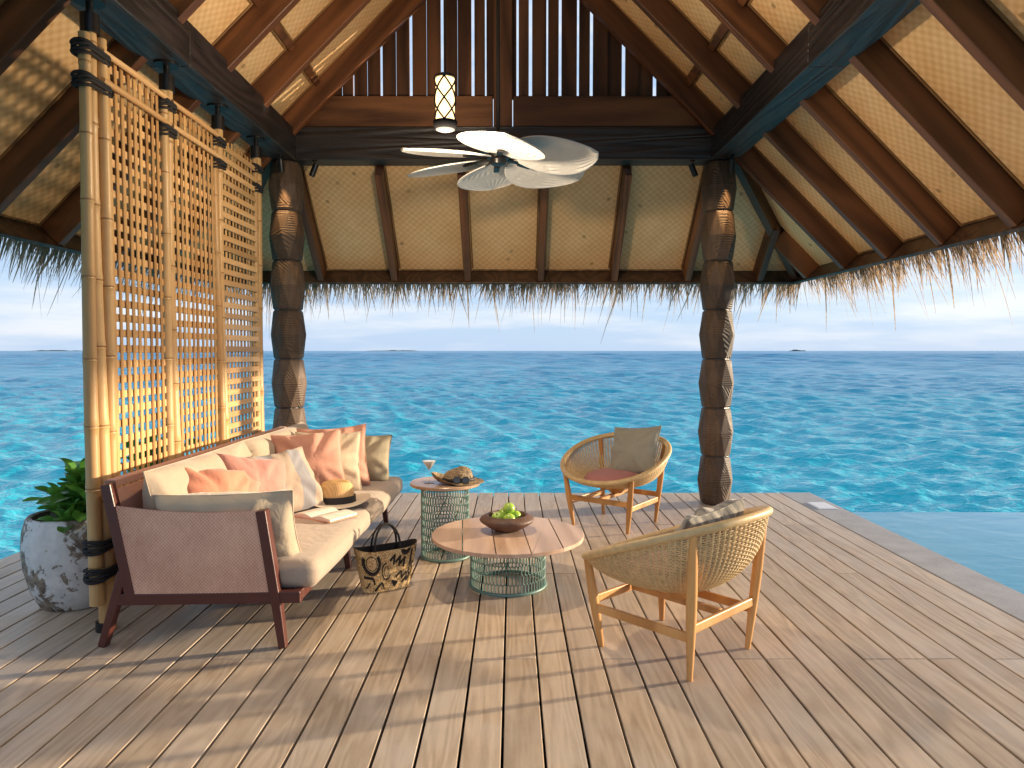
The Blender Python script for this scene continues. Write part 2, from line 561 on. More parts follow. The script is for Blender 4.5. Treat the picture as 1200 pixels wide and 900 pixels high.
# ------------------------------------------------------------------ mesh building
class MB:
    def __init__(s):
        s.v, s.f, s.mi, s.cur = [], [], [], 0

    def add(s, verts, faces):
        o = len(s.v)
        s.v.extend([tuple(p) for p in verts])
        s.f.extend([tuple(i + o for i in f) for f in faces])
        s.mi.extend([s.cur] * len(faces))
        return s

    def box(s, c, size, rot=None):
        hx, hy, hz = size[0] / 2, size[1] / 2, size[2] / 2
        P = [Vector((x * hx, y * hy, z * hz)) for x in (-1, 1) for y in (-1, 1) for z in (-1, 1)]
        if rot is not None:
            P = [rot @ p for p in P]
        c = Vector(c)
        return s.add([p + c for p in P], [(0, 1, 3, 2), (4, 6, 7, 5), (0, 4, 5, 1), (2, 3, 7, 6), (0, 2, 6, 4), (1, 5, 7, 3)])

    def bar(s, a, b, w, h, up=(0, 0, 1), w2=None, h2=None):
        a, b = Vector(a), Vector(b)
        d = (b - a).normalized()
        side = d.cross(Vector(up))
        if side.length < 1e-4:
            side = Vector((1, 0, 0))
        side.normalize()
        u = side.cross(d)
        w2 = w if w2 is None else w2
        h2 = h if h2 is None else h2
        P = []
        for p, ww, hh in ((a, w, h), (b, w2, h2)):
            for sx, sz in ((-1, -1), (1, -1), (1, 1), (-1, 1)):
                P.append(p + side * (sx * ww / 2) + u * (sz * hh / 2))
        return s.add(P, [(3, 2, 1, 0), (4, 5, 6, 7), (0, 1, 5, 4), (1, 2, 6, 5), (2, 3, 7, 6), (3, 0, 4, 7)])

    def tube(s, pts, rad, n=8, cap=True, closed=False, squash=1.0):
        pts = [Vector(p) for p in pts]
        if not hasattr(rad, '__len__'):
            rad = [rad] * len(pts)
        V = []
        m = len(pts)
        ref = None
        for i, p in enumerate(pts):
            if closed:
                d = pts[(i + 1) % m] - pts[i - 1]
            else:
                d = pts[min(i + 1, m - 1)] - pts[max(i - 1, 0)]
            d.normalize()
            if ref is None:
                ref = Vector((0, 0, 1)) if abs(d.z) < 0.9 else Vector((1, 0, 0))
            a = d.cross(ref)
            if a.length < 1e-5:
                a = d.cross(Vector((0, 1, 0)))
            a.normalize()
            b = a.cross(d).normalized()
            ref = b
            for k in range(n):
                t = 2 * math.pi * k / n
                V.append(p + a * (math.cos(t) * rad[i]) + b * (math.sin(t) * rad[i] * squash))
        F = []
        for i in range(m if closed else m - 1):
            j = (i + 1) % m
            for k in range(n):
                l = (k + 1) % n
                F.append((i * n + k, j * n + k, j * n + l, i * n + l))
        if cap and not closed:
            F.append(tuple(range(n))[::1])
            F.append(tuple(range((m - 1) * n, m * n))[::-1])
        return s.add(V, F)

    def lathe(s, prof, n=24, c=(0, 0, 0), cap0=True, cap1=True, ph=0.0):
        V, F = [], []
        for r, z in prof:
            for k in range(n):
                t = 2 * math.pi * k / n + ph
                V.append((c[0] + r * math.cos(t), c[1] + r * math.sin(t), c[2] + z))
        m = len(prof)
        for i in range(m - 1):
            for k in range(n):
                l = (k + 1) % n
                F.append((i * n + k, i * n + l, (i + 1) * n + l, (i + 1) * n + k))
        if cap0:
            F.append(tuple(range(n))[::-1])
        if cap1:
            F.append(tuple(range((m - 1) * n, m * n)))
        return s.add(V, F)

    def mesh(s, name, mats, smooth=None, bevel=0.0, merge=False, recalc=False, segs=1):
        me = bpy.data.meshes.new(name)
        me.from_pydata(s.v, [], s.f)
        if not isinstance(mats, (list, tuple)):
            mats = [mats]
        for m in mats:
            me.materials.append(m)
        if len(mats) > 1:
            me.polygons.foreach_set('material_index', s.mi)
        if bevel or merge or recalc:
            bm = bmesh.new()
            bm.from_mesh(me)
            if merge:
                bmesh.ops.remove_doubles(bm, verts=bm.verts, dist=1e-5)
            if recalc:
                bmesh.ops.recalc_face_normals(bm, faces=bm.faces)
            if bevel:
                bmesh.ops.bevel(bm, geom=list(bm.edges), offset=bevel, segments=segs, affect='EDGES', profile=0.5)
            bm.to_mesh(me)
            bm.free()
        if smooth is not None:
            me.polygons.foreach_set('use_smooth', [True] * len(me.polygons))
            if smooth < 180:
                me.set_sharp_from_angle(angle=R(smooth))
        me.update()
        return me


def obj(name, me, parent=None, mat=None):
    o = bpy.data.objects.new(name, me)
    C.objects.link(o)
    if parent is not None:
        o.parent = parent
    if mat is not None:
        if parent is not None:
            o.matrix_basis = mat
        else:
            o.matrix_basis = mat
    return o


def tag(o, label=None, cat=None, group=None, kind=None):
    if label:
        o['label'] = label
    if cat:
        o['category'] = cat
    if group:
        o['group'] = group
    if kind:
        o['kind'] = kind
    return o


def empty(name, loc=(0, 0, 0), rz=0.0):
    o = bpy.data.objects.new(name, None)
    C.objects.link(o)
    o.location = loc
    o.rotation_euler = (0, 0, rz)
    o.empty_display_size = 0.1
    return o


def thing(name, label, cat, loc=(0, 0, 0), rz=0.0, group=None):
    return tag(empty(name, loc, rz), label, cat, group)


def frame(xa, ya, za, loc):
    m = Matrix((Vector(xa).normalized(), Vector(ya).normalized(), Vector(za).normalized())).transposed().to_4x4()
    m.translation = Vector(loc)
    return m


def T(x, y, z):
    return Matrix.Translation((x, y, z))


# ------------------------------------------------------------------ sea, islands
SEA_Z = -1.25


def make_sea():
    rng = np.random.default_rng(5)
    front = np.radians(np.linspace(90 - 50, 90 + 50, 620))
    rest = np.radians(np.linspace(90 + 50, 450 - 50, 64))[1:-1]
    ang = np.concatenate([front, rest])
    r = np.concatenate([np.geomspace(2.0, 4.8, 12)[:-1], np.geomspace(4.8, 90, 500), np.geomspace(90, 1500, 260)[1:], np.geomspace(1500, 15000, 30)[1:]])
    nr = len(r)
    A, Rr = np.meshgrid(ang, r)
    X = Rr * np.cos(A)
    Y = Rr * np.sin(A)
    cell = np.repeat(np.gradient(r)[:, None], len(ang), 1)
    Z = np.zeros_like(X)
    DX = np.zeros_like(X)
    DY = np.zeros_like(X)
    for i in range(100):
        lam = 0.18 * (1.5 / 0.18) ** rng.random()
        th = math.radians(245) + rng.normal(0, 0.7)
        k = 2 * math.pi / lam
        amp = 0.0066 * lam ** 0.97 * rng.uniform(0.6, 1.4)
        ph = rng.random() * 6.283
        w = np.clip(lam / (cell * 3.0) - 0.6, 0, 1)
        arg = k * (math.cos(th) * X + math.sin(th) * Y) + ph
        Z += amp * w * np.cos(arg)
        q = 0.9
        DX -= q * amp * w * math.cos(th) * np.sin(arg)
        DY -= q * amp * w * math.sin(th) * np.sin(arg)
    for i in range(60):          # longer chop that still shows far out
        lam = 1.5 * (45.0 / 1.5) ** rng.random()
        th = math.radians(250) + rng.normal(0, 0.75)
        k = 2 * math.pi / lam
        w = np.clip(lam / (cell * 3.0) - 0.6, 0, 1) * np.clip((0.13 * Rr - lam) / (0.05 * Rr), 0, 1)
        Z += 0.0062 * lam ** 0.95 * w * np.cos(k * (math.cos(th) * X + math.sin(th) * Y) + rng.random() * 6.283)
    X = X + DX
    Y = Y + DY
    na = len(ang)
    verts = np.stack([X, Y, Z + SEA_Z], -1).reshape(-1, 3).astype(np.float32)
    i = np.arange(nr - 1)[:, None]
    j = np.arange(na)[None, :]
    j2 = (j + 1) % na
    quads = np.stack([i * na + j, (i + 1) * na + j, (i + 1) * na + j2, i * na + j2], -1).reshape(-1, 4)
    me = bpy.data.meshes.new('sea')
    me.vertices.add(len(verts))
    me.vertices.foreach_set('co', verts.ravel())
    me.loops.add(quads.size)
    me.loops.foreach_set('vertex_index', quads.ravel().astype(np.int32))
    me.polygons.add(len(quads))
    me.polygons.foreach_set('loop_start', (np.arange(len(quads)) * 4).astype(np.int32))
    me.polygons.foreach_set('use_smooth', np.ones(len(quads), dtype=bool))
    me.update(calc_edges=True)
    me.validate()
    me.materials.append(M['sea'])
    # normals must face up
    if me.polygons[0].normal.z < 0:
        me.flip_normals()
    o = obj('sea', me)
    tag(o, kind='structure')


make_sea()


def island(x, y, w, h, seed, label):
    rnd = random.Random(seed)
    n = 40
    V, F = [], []
    for i in range(n + 1):
        u = i / n
        hh = h * (math.sin(math.pi * u) ** 0.5) * (0.65 + 0.5 * mnoise.noise(Vector((u * 9 + seed, 0.3, 0)))) + 0.4
        V += [(x + (u - 0.5) * w, y - w * 0.12, SEA_Z), (x + (u - 0.5) * w, y - w * 0.03, SEA_Z + hh), (x + (u - 0.5) * w, y + w * 0.03, SEA_Z + hh * 0.9), (x + (u - 0.5) * w, y + w * 0.12, SEA_Z)]
    for i in range(n):
        for k in range(3):
            a = i * 4 + k
            F.append((a, a + 4, a + 5, a + 1))
    o = obj('island', MB().add(V, F).mesh('island', M['island'], smooth=60))
    tag(o, label, 'island', 'islands on the horizon')


island(1750, 4400, 105, 11, 3, 'small dark wooded island on the horizon, right of the right post')
island(-850, 5200, 400, 8, 7, 'long low island on the horizon, just right of the left post')
island(-3300, 5200, 420, 9, 9, 'faint low island on the horizon, left of the bamboo screen')


# ------------------------------------------------------------------ deck, pool
DECK_L, DECK_R, DECK_F, DECK_N = -3.465, 2.645, 7.02, -1.8
PITCH = 0.1482
deck_mb = MB()
for k in range(17):
    deck_mb.box(((DECK_L + DECK_R) / 2, DECK_N + 0.08 + k * 0.545, -0.125), (DECK_R - DECK_L - 0.04, 0.07, 0.17))
deck_mb.box(((DECK_L + DECK_R) / 2, (DECK_F + DECK_N) / 2, -0.24), (DECK_R - DECK_L - 0.06, DECK_F - DECK_N - 0.06, 0.04))
deck = tag(obj('deck', deck_mb.mesh('deck', M['under'])), kind='structure')

x = -0.034
while x - PITCH > DECK_L:
    x -= PITCH
edges = [DECK_L] if x - DECK_L > 0.03 else []
while x < DECK_R - 0.05:
    edges.append(x)
    x += PITCH
edges.append(DECK_R)
plank_cache = {}
rp = random.Random(4)


def plank_mesh(w, L):
    key = (round(w, 3), round(L, 2))
    if key not in plank_cache:
        plank_cache[key] = MB().box((0, 0, -0.0125), (w, L, 0.025)).mesh('plank', M['deck'], bevel=0.0025)
    return plank_cache[key]


for i in range(len(edges) - 1):
    x0, x1 = edges[i] + 0.005, edges[i + 1] - 0.005
    pat = rp.random()
    cuts = [DECK_N]
    if pat < 0.33:
        cuts += [0.7, 3.20]
    elif pat < 0.62:
        cuts += [1.95, 5.72]
    elif pat < 0.82:
        cuts += [3.20, 5.72]
    else:
        cuts += [0.7, 4.45]
    cuts.append(DECK_F)
    for a, b in zip(cuts[:-1], cuts[1:]):
        a2, b2 = a + (0.0015 if a > DECK_N else 0), b - (0.0015 if b < DECK_F else 0)
        o = obj('plank', plank_mesh(x1 - x0, b2 - a2), deck)
        o.location = ((x0 + x1) / 2, (a2 + b2) / 2, rp.uniform(-0.0015, 0.0))
        o.rotation_euler = (0, rp.uniform(-0.004, 0.004), 0)

tag(obj('pool_border', MB().box(((2.655 + 2.955) / 2, (DECK_F + 0.03 + DECK_N) / 2, -0.153), (0.30, DECK_F + 0.03 - DECK_N, 0.30)).mesh('pool_border', M['stone'], bevel=0.006, segs=2)), kind='structure')
tag(obj('pool_water', MB().box((6.958, 2.16, -0.245), (8.0, 8.4, 0.4)).mesh('pool_water', M['pool'])), kind='structure')
tag(obj('pool_wall', MB().box((6.98, 2.13, -1.05), (8.04, 8.4, 1.18)).mesh('pool_wall', M['stone'])), kind='structure')
sk = thing('skimmer_cover', 'white square skimmer cover set into the grey stone pool border', 'cover', (2.80, 6.42, 0))
obj('lid', MB().box((0, 0, 0.0005), (0.155, 0.26, 0.011)).mesh('lid', M['skimmer'], bevel=0.003), sk)
obj('lid_frame', MB().box((0, 0, -0.002), (0.175, 0.285, 0.012)).mesh('lid_frame', M['skimmer'], bevel=0.002), sk)
# deck edge boards and piles
fe = MB()
fe.box(((DECK_L + DECK_R) / 2, DECK_F - 0.035, -0.15), (DECK_R - DECK_L - 0.02, 0.03, 0.22))
fe.box((DECK_L + 0.03, (DECK_F + DECK_N) / 2, -0.15), (0.03, DECK_F - DECK_N - 0.12, 0.22))
obj('edge_board', fe.mesh('edge_board', M['deck']), deck)
for px_ in (-3.2, -1.2, 0.8, 2.4):
    for py_ in (0.0, 3.2, 6.6):
        obj('pile', MB().lathe([(0.13, -3.0), (0.12, -0.26)], 14, (px_, py_, 0)).mesh('pile', M['under'], smooth=40), deck)

# ------------------------------------------------------------------ pavilion
XC = -0.08
pav = thing('thatched_pavilion', 'open pavilion with thatched roof, woven bamboo ceiling and dark timber frame', 'pavilion', (XC, 3.0, 0))
PO = Vector((XC, 3.0, 0))


def pobj(name, me, mat=None, loc=None, parent=None):
    o = obj(name, me, parent or pav)
    if mat is not None:
        m = mat.copy()
        m.translation = m.translation - PO
        o.matrix_basis = m
    else:
        o.location = Vector(loc if loc else (0, 0, 0)) - PO
    return o


Y0R, Y1R = 1.32, 6.54          # main roof
BOT = 5.13                       # rafter underside at the ridge
RD = 0.177                       # rafter depth
DE = 3.01                        # eave distance from centre (rafter underside)
S2 = math.sqrt(0.5)


def slope_frame(sgn, y, d, off):
    """frame with X across the bay, Y down the slope, Z up out of the roof; origin on slope at distance d, off metres above rafter underside"""
    ya = Vector((sgn * S2, 0, -S2))
    za = Vector((sgn * S2, 0, S2))
    xa = ya.cross(za)
    p = Vector((XC + sgn * d, y, BOT - d)) + za * off
    return frame(xa, ya, za, p)


def hip_frame(x, y, off):
    ya = Vector((0, S2, -S2))
    za = Vector((0, S2, S2))
    xa = ya.cross(za)
    p = Vector((x, y, 2.12 + (7.5 - y))) + za * off
    return frame(xa, ya, za, p)


# posts of stacked carved blocks
seg_me = None
SEG_H = 3.09 / 7


def seg_mesh():
    mb = MB()
    n = 8
    rings = [(0.122, 0.004, 0), (0.131, 0.012, 0), (0.163, SEG_H * 0.5, 0.5), (0.131, SEG_H - 0.012, 0), (0.122, SEG_H - 0.004, 0)]
    V = []
    for r, z, o in rings:
        for k in range(n):
            t = 2 * math.pi * (k + o) / n + R(22.5)
            V.append((r * math.cos(t), r * math.sin(t), z))
    F = []
    for k in range(n):
        l = (k + 1) % n
        F.append((k, l, n + l, n + k))
        F.append((n + k, n + l, 2 * n + k))
        F.append((n + l, 2 * n + l, 2 * n + k))
        F.append((2 * n + k, 2 * n + l, 3 * n + l))
        F.append((2 * n + k, 3 * n + l, 3 * n + k))
        F.append((3 * n + k, 3 * n + l, 4 * n + l, 4 * n + k))
    F.append(tuple(range(n))[::-1])
    F.append(tuple(range(4 * n, 5 * n)))
    mb.add(V, F)
    return mb.mesh('carved_block', M['post'], recalc=True, bevel=0.0035)


seg_me = seg_mesh()
for sx, sy in ((-2.035, 6.54), (1.865, 6.54), (-2.035, 1.75), (1.865, 1.75)):
    core = MB().lathe([(0.119, 0), (0.119, 3.088)], 8, ph=R(22.5)).mesh('post', M['beam'])
    po = pobj('post', core, loc=(sx, sy, 0))
    for k in range(7):
        s_ = obj('carved_block', seg_me, po)
        s_.location = (0, 0, k * SEG_H)
        s_.rotation_euler = (0, 0, R(45 * (k % 2)))

# beams
for (bx0, bx1) in ((-2.165, -1.915), (1.762, 1.998)):
    for (ya, yb) in ((1.5, 4.35), (4.354, 6.66)):
        me = MB().box((0, 0, 0), (bx1 - bx0, yb - ya, 0.265)).mesh('long_beam', M['beam'], bevel=0.006)
        pobj('long_beam', me, loc=((bx0 + bx1) / 2, (ya + yb) / 2, 3.09 + 0.1325))
me = MB().box((0, 0, 0), (0.22, 3.90, 0.29)).mesh('tie_beam', M['beam'], bevel=0.006)
tb = pobj('tie_beam', me, loc=(XC - 0.004, 6.545, 3.09 + 0.147))
tb.rotation_euler = (0, 0, R(90))
tb = pobj('tie_beam', me, loc=(XC - 0.004, 1.75, 3.09 + 0.147))
tb.rotation_euler = (0, 0, R(90))
# gable rail, king post, boards
for sx in (-1, 1):
    me = MB().box((0, 0, 0), (1.78, 0.09, 0.27)).mesh('gable_rail', M['rail'], bevel=0.006)
    pobj('gable_rail', me, loc=(XC + sx * 0.98, 6.50, 3.52))
pobj('king_post', MB().box((0, 0, 0), (0.165, 0.13, 1.80)).mesh('king_post', M['gable'], bevel=0.006), loc=(XC, 6.49, 4.285))
gaps = [(-1.42, .015), (-1.17, .024), (-0.905, .028), (-0.625, .026), (-0.35, .026), (-0.235, .012), (0.05, .018), (0.165, .028), (0.315, .014), (0.43, .024), (0.59, .018), (0.71, .026), (1.0, .026), (1.28, .026), (1.50, .015)]
xs = [-1.62]
for gx, gw in gaps:
    xs += [gx - gw / 2, gx + gw / 2]
xs.append(1.62)
rb = random.Random(8)


def gable_board(xa, xb, y):
    h = BOT + 0.15 - 3.66 - max(abs(xa - XC), abs(xb - XC)) * 1.0
    ha = BOT + 0.15 - 3.66 - abs(xa - XC)
    hb = BOT + 0.15 - 3.66 - abs(xb - XC)
    w = xb - xa
    V = []
    for yy in (-0.011, 0.011):
        V += [(-w / 2, yy, 0), (w / 2, yy, 0), (w / 2, yy, hb), (-w / 2, yy, ha)]
    F = [(3, 2, 1, 0), (4, 5, 6, 7), (0, 1, 5, 4), (1, 2, 6, 5), (2, 3, 7, 6), (3, 0, 4, 7)]
    pobj('gable_board', MB().add(V, F).mesh('gable_board', M['gable'], recalc=True), loc=((xa + xb) / 2, y, 3.66))


for i in range(0, len(xs) - 1, 2):
    a, b = xs[i], xs[i + 1]
    nsp = max(1, round((b - a) / 0.115))
    st = (b - a) / nsp
    for k in range(nsp):
        gable_board(a + k * st + 0.001, a + (k + 1) * st - 0.001, 6.545 + (0.026 if k % 2 else 0.0))

# rafters
ys_full = [6.39 - 0.72 * k for k in range(12)]
LR = DE / S2
raf_me = MB().box((0, LR / 2, RD / 2), (0.068, LR, RD)).mesh('rafter', M['rafter'], bevel=0.004)
for sgn in (-1, 1):
    for y in ys_full:
        if y < Y0R:
            continue
        pobj('rafter', raf_me, slope_frame(sgn, y, 0.0, 0.0))
    # jack rafter behind the hip
    L = (DE - 2.73) / S2 + 0.1
    pobj('rafter', MB().box((0, L / 2, RD / 2), (0.062, L, RD)).mesh('rafter', M['rafter'], bevel=0.004), slope_frame(sgn, 7.20, 2.73 - 0.07, 0.0))
for d in (0.38, 1.145, 1.91, 2.66):
    for sgn in (-1, 1):
        xx = XC + sgn * d
        ytop = max(6.62, 4.49 + d - 0.1)
        L = (7.5 - ytop) / S2
        pobj('rafter', MB().box((0, L / 2, RD / 2), (0.066, L, RD)).mesh('rafter', M['rafter'], bevel=0.004), hip_frame(xx, ytop, 0.0))
for sgn in (-1, 1):   # hip rafters
    a = Vector((XC + sgn * 1.98, 6.46, BOT - 1.98 + 0.05))
    b = Vector((XC + sgn * 3.03, 7.52, BOT - 3.03 + 0.03))
    dv = (b - a).normalized()
    side = dv.cross(Vector((0, 0, 1))).normalized()
    up = side.cross(dv)
    L = (b - a).length
    pobj('hip_rafter', MB().box((0, L / 2, 0.11), (0.075, L, 0.21)).mesh('hip_rafter', M['rafter'], bevel=0.004), frame(side, dv, up, a))
# fascia boards, square to the slope
for sgn in (-1, 1):
    yl = 7.56 - Y0R
    me = MB().box((0, 0, RD / 2 - 0.006), (yl, 0.028, RD + 0.012)).mesh('fascia', M['fascia'], bevel=0.003)
    pobj('fascia', me, slope_frame(sgn, (7.56 + Y0R) / 2, DE + 0.014 * S2 + 0.002, 0.0))
me = MB().box((0, 0, RD / 2 - 0.006), (2 * DE + 0.12, 0.028, RD + 0.012)).mesh('fascia', M['fascia'], bevel=0.003)
pobj('fascia', me, hip_frame(XC, 7.5 + 0.012, 0.0))

# woven ceiling panels, one per bay, with battens and cord trim
ND = 1.51


def panel(fr, w, l0, l1, battens=()):
    """panel spanning slope length l0..l1 in frame fr"""
    me = MB().box((0, (l0 + l1) / 2, 0.006), (w, l1 - l0, 0.012)).mesh('woven_panel', M['mat'])
    p = pobj('woven_panel', me, fr)
    mb = MB()
    for s_ in (-1, 1):
        mb.box((s_ * (w / 2 - 0.013), (l0 + l1) / 2, -0.005), (0.016, l1 - l0, 0.010))
    for yy in (l0 + 0.012, l1 - 0.012):
        mb.box((0, yy, -0.0045), (w - 0.045, 0.016, 0.009))
    obj('trim', mb.mesh('trim', M['trim'], bevel=0.002), p)
    return p


for sgn in (-1, 1):
    yy = sorted([y for y in ys_full if y >= Y0R] )
    for a, b in zip(yy[:-1], yy[1:]):
        fr = slope_frame(sgn, (a + b) / 2, 0.0, RD)
        w = b - a - 0.070
        panel(fr, w, 0.03, ND / S2 - 0.03)
        panel(fr, w, ND / S2 + 0.03, (DE) / S2 - 0.001)
        pobj('batten', MB().box((0, ND / S2, -0.02), (w, 0.055, 0.05)).mesh('batten', M['rafter'], bevel=0.003), fr)


def poly_panel(fr, pts):
    n = len(pts)
    V = [(x_, y_, 0.0) for x_, y_ in pts] + [(x_, y_, 0.012) for x_, y_ in pts]
    F = [tuple(range(n)), tuple(range(n, 2 * n))[::-1]]
    for i in range(n):
        j = (i + 1) % n
        F.append((i, j, n + j, n + i))
    return pobj('woven_panel', MB().add(V, F).mesh('woven_panel', M['mat'], recalc=True), fr)


# side corner bays (frame X axis runs along world Y or against it)
for sgn in (-1, 1):
    for (a, b) in ((6.39, 7.20), (7.20, 7.62)):
        fr = slope_frame(sgn, 0, 0, RD)
        ax = 1 if fr.col[0].y > 0 else -1
        pts = []
        for y in (a + 0.03, b - 0.03):
            d0 = max(0.0, y - 4.49 - 0.15) if y > 6.54 else max(0.0, 2.0)
            pts.append((y * ax, d0 / S2))
        pts += [((b - 0.03) * ax, DE / S2), ((a + 0.03) * ax, DE / S2)]
        poly_panel(fr, pts)
# far hip face bays
hd = [-3.05, -2.66, -1.91, -1.145, -0.38, 0.38, 1.145, 1.91, 2.66, 3.05]
for a, b in zip(hd[:-1], hd[1:]):
    fr = hip_frame(XC, 6.5, RD)
    ax = 1 if fr.col[0].x > 0 else -1

    def top(d):
        return max(0.03, (4.49 + abs(d) - 0.15 - 6.5)) / S2
    a2, b2 = a + 0.035, b - 0.035
    bot = (7.5 - 6.5) / S2
    pts = [(a2 * ax, top(a2)), (b2 * ax, top(b2)), (b2 * ax, bot), (a2 * ax, bot)]
    p_ = poly_panel(fr, pts)
    if abs(a) < 2 and abs(b) < 2:
        mb = MB()
        mb.box(((a2 + b2) / 2 * ax, bot - 0.013, -0.005), (b2 - a2 - 0.02, 0.016, 0.010))
        for xx in (a2 + 0.012, b2 - 0.012):
            mb.box((xx * ax, bot / 2, -0.0055), (0.014, bot - 0.08, 0.011))
        obj('trim', mb.mesh('trim', M['trim'], bevel=0.002), p_)
pobj('ridge_board', MB().box((0, 0, 0), (0.05, Y1R - Y0R, 0.22)).mesh('ridge_board', M['rafter']), loc=(XC, (Y0R + Y1R) / 2, BOT + 0.12))

# thatch bulk: three thick slabs over the ceiling
TO = RD + 0.02
TT = 0.20


def slab(corners, nrm):
    n = len(corners)
    nrm = Vector(nrm).normalized()
    V = [Vector(c) for c in corners] + [Vector(c) + nrm * TT for c in corners]
    F = [tuple(range(n)), tuple(range(n, 2 * n))[::-1]] + [(i, (i + 1) % n, n + (i + 1) % n, n + i) for i in range(n)]
    return V, F


def rp_side(sgn, y, d):
    return Vector((XC + sgn * d, y, BOT - d)) + Vector((sgn * S2, 0, S2)) * TO


def rp_hip(x_, y):
    return Vector((x_, y, 2.12 + 7.5 - y)) + Vector((0, S2, S2)) * TO


EV = 3.07
for sgn in (-1, 1):
    V, F = slab([rp_side(sgn, Y0R, -0.05), rp_side(sgn, 6.62, -0.05), rp_side(sgn, 6.62, 2.10), rp_side(sgn, 7.60, EV), rp_side(sgn, Y0R, EV)], (sgn, 0, 1))
    pobj('thatch_layer', MB().add(V, F).mesh('thatch_layer', M['shell'], recalc=True), loc=(0, 0, 0))
V, F = slab([rp_hip(XC - 2.05, 6.56), rp_hip(XC + 2.05, 6.56), rp_hip(XC + EV + 0.05, 7.56), rp_hip(XC - EV - 0.05, 7.56)], (0, 1, 1))
pobj('thatch_layer', MB().add(V, F).mesh('thatch_layer', M['shell'], recalc=True), loc=(0, 0, 0))


for sgn in (-1, 1):   # hip caps close the joint between the slabs
    a = Vector((XC + sgn * 2.0, 6.49, BOT - 2.0 + TO * 1.45 + 0.12))
    b = Vector((XC + sgn * 3.12, 7.61, BOT - 3.12 + TO * 1.45 + 0.12))
    pobj('thatch_layer', MB().bar(a, b, 0.46, 0.22).mesh('thatch_layer', M['shell'], bevel=0.03), loc=(0, 0, 0))


# hanging thatch fringe
def fringe(p_fn, length, out, along, dens, seed, short=False):
    rnd = random.Random(seed)
    V, F = [], []
    n = int(length * dens)
    out = Vector(out)
    along = Vector(along)
    for i in range(n):
        s_ = rnd.random() * length
        clump = mnoise.noise(Vector((s_ * 3.3, seed, 0))) * 0.5 + mnoise.noise(Vector((s_ * 11, seed, 3))) * 0.5
        if rnd.random() > 0.62 + clump * 0.8:
            continue
        p = p_fn(s_) + out * rnd.uniform(-0.05, 0.13) + Vector((0, 0, rnd.uniform(-0.03, 0.12)))
        L = rnd.uniform(0.16, 0.44) * (1 + clump * 0.7)
        if rnd.random() < 0.07:
            L *= 1.6
        if short:
            L *= 0.42
        lean = rnd.gauss(-0.10, 0.22)
        o_ = rnd.uniform(0.05, 0.55)
        d = (Vector((0, 0, -1)) + out * o_ + along * lean).normalized()
        bend = (Vector((0, 0, -1)) * rnd.uniform(0.0, 0.5) + along * rnd.gauss(0, 0.22) + out * rnd.uniform(-0.25, 0.05))
        w = rnd.uniform(0.0028, 0.0078) * (1.5 if rnd.random() < 0.2 else 1)
        sd = (along * math.cos(rnd.uniform(-0.9, 0.9)) + out * rnd.uniform(-0.8, 0.8)).normalized()
        o0 = len(V)
        q = p.copy()
        ns = 4
        for k in range(ns + 1):
            ww = w * (1 - 0.85 * (k / ns) ** 2)
            V += [q - sd * ww, q + sd * ww]
            d = (d + bend * (0.12 * (k / ns))).normalized()
            q = q + d * (L / ns)
        for k in range(ns):
            a = o0 + k * 2
            F.append((a, a + 1, a + 3, a + 2))
    return V, F


fm = MB()
zE = 2.27
fm.add(*fringe(lambda s_: Vector((XC - 3.2 + s_, 7.70, zE)), 6.4, (0, 1, 0), (1, 0, 0), 760, 1))
fm.add(*fringe(lambda s_: Vector((XC + 3.20, 1.3 + s_, zE)), 6.4, (1, 0, 0), (0, 1, 0), 760, 2))
fm.add(*fringe(lambda s_: Vector((XC - 3.20, 1.3 + s_, zE)), 6.4, (-1, 0, 0), (0, 1, 0), 640, 3))
for i_, (fn_, ln_, o_, a_) in enumerate(((lambda s_: Vector((XC - 3.2 + s_, 7.69, zE + 0.02)), 6.4, (0, 1, 0), (1, 0, 0)), (lambda s_: Vector((XC + 3.19, 1.3 + s_, zE + 0.02)), 6.4, (1, 0, 0), (0, 1, 0)), (lambda s_: Vector((XC - 3.19, 1.3 + s_, zE + 0.02)), 6.4, (-1, 0, 0), (0, 1, 0)))):
    fm.add(*fringe(fn_, ln_, o_, a_, 900, 11 + i_, True))
fo = pobj('thatch_fringe', fm.mesh('thatch_fringe', M['thatch']), loc=(0, 0, 0))
tag(fo, kind='stuff')

# ------------------------------------------------------------------ bamboo screen
SX = -2.04
scr = thing('bamboo_screen', 'tall bamboo lattice screen of three panels lashed with black rope behind the sofa', 'screen', (SX, 4.66, 0))
SO = Vector((SX, 4.66, 0))


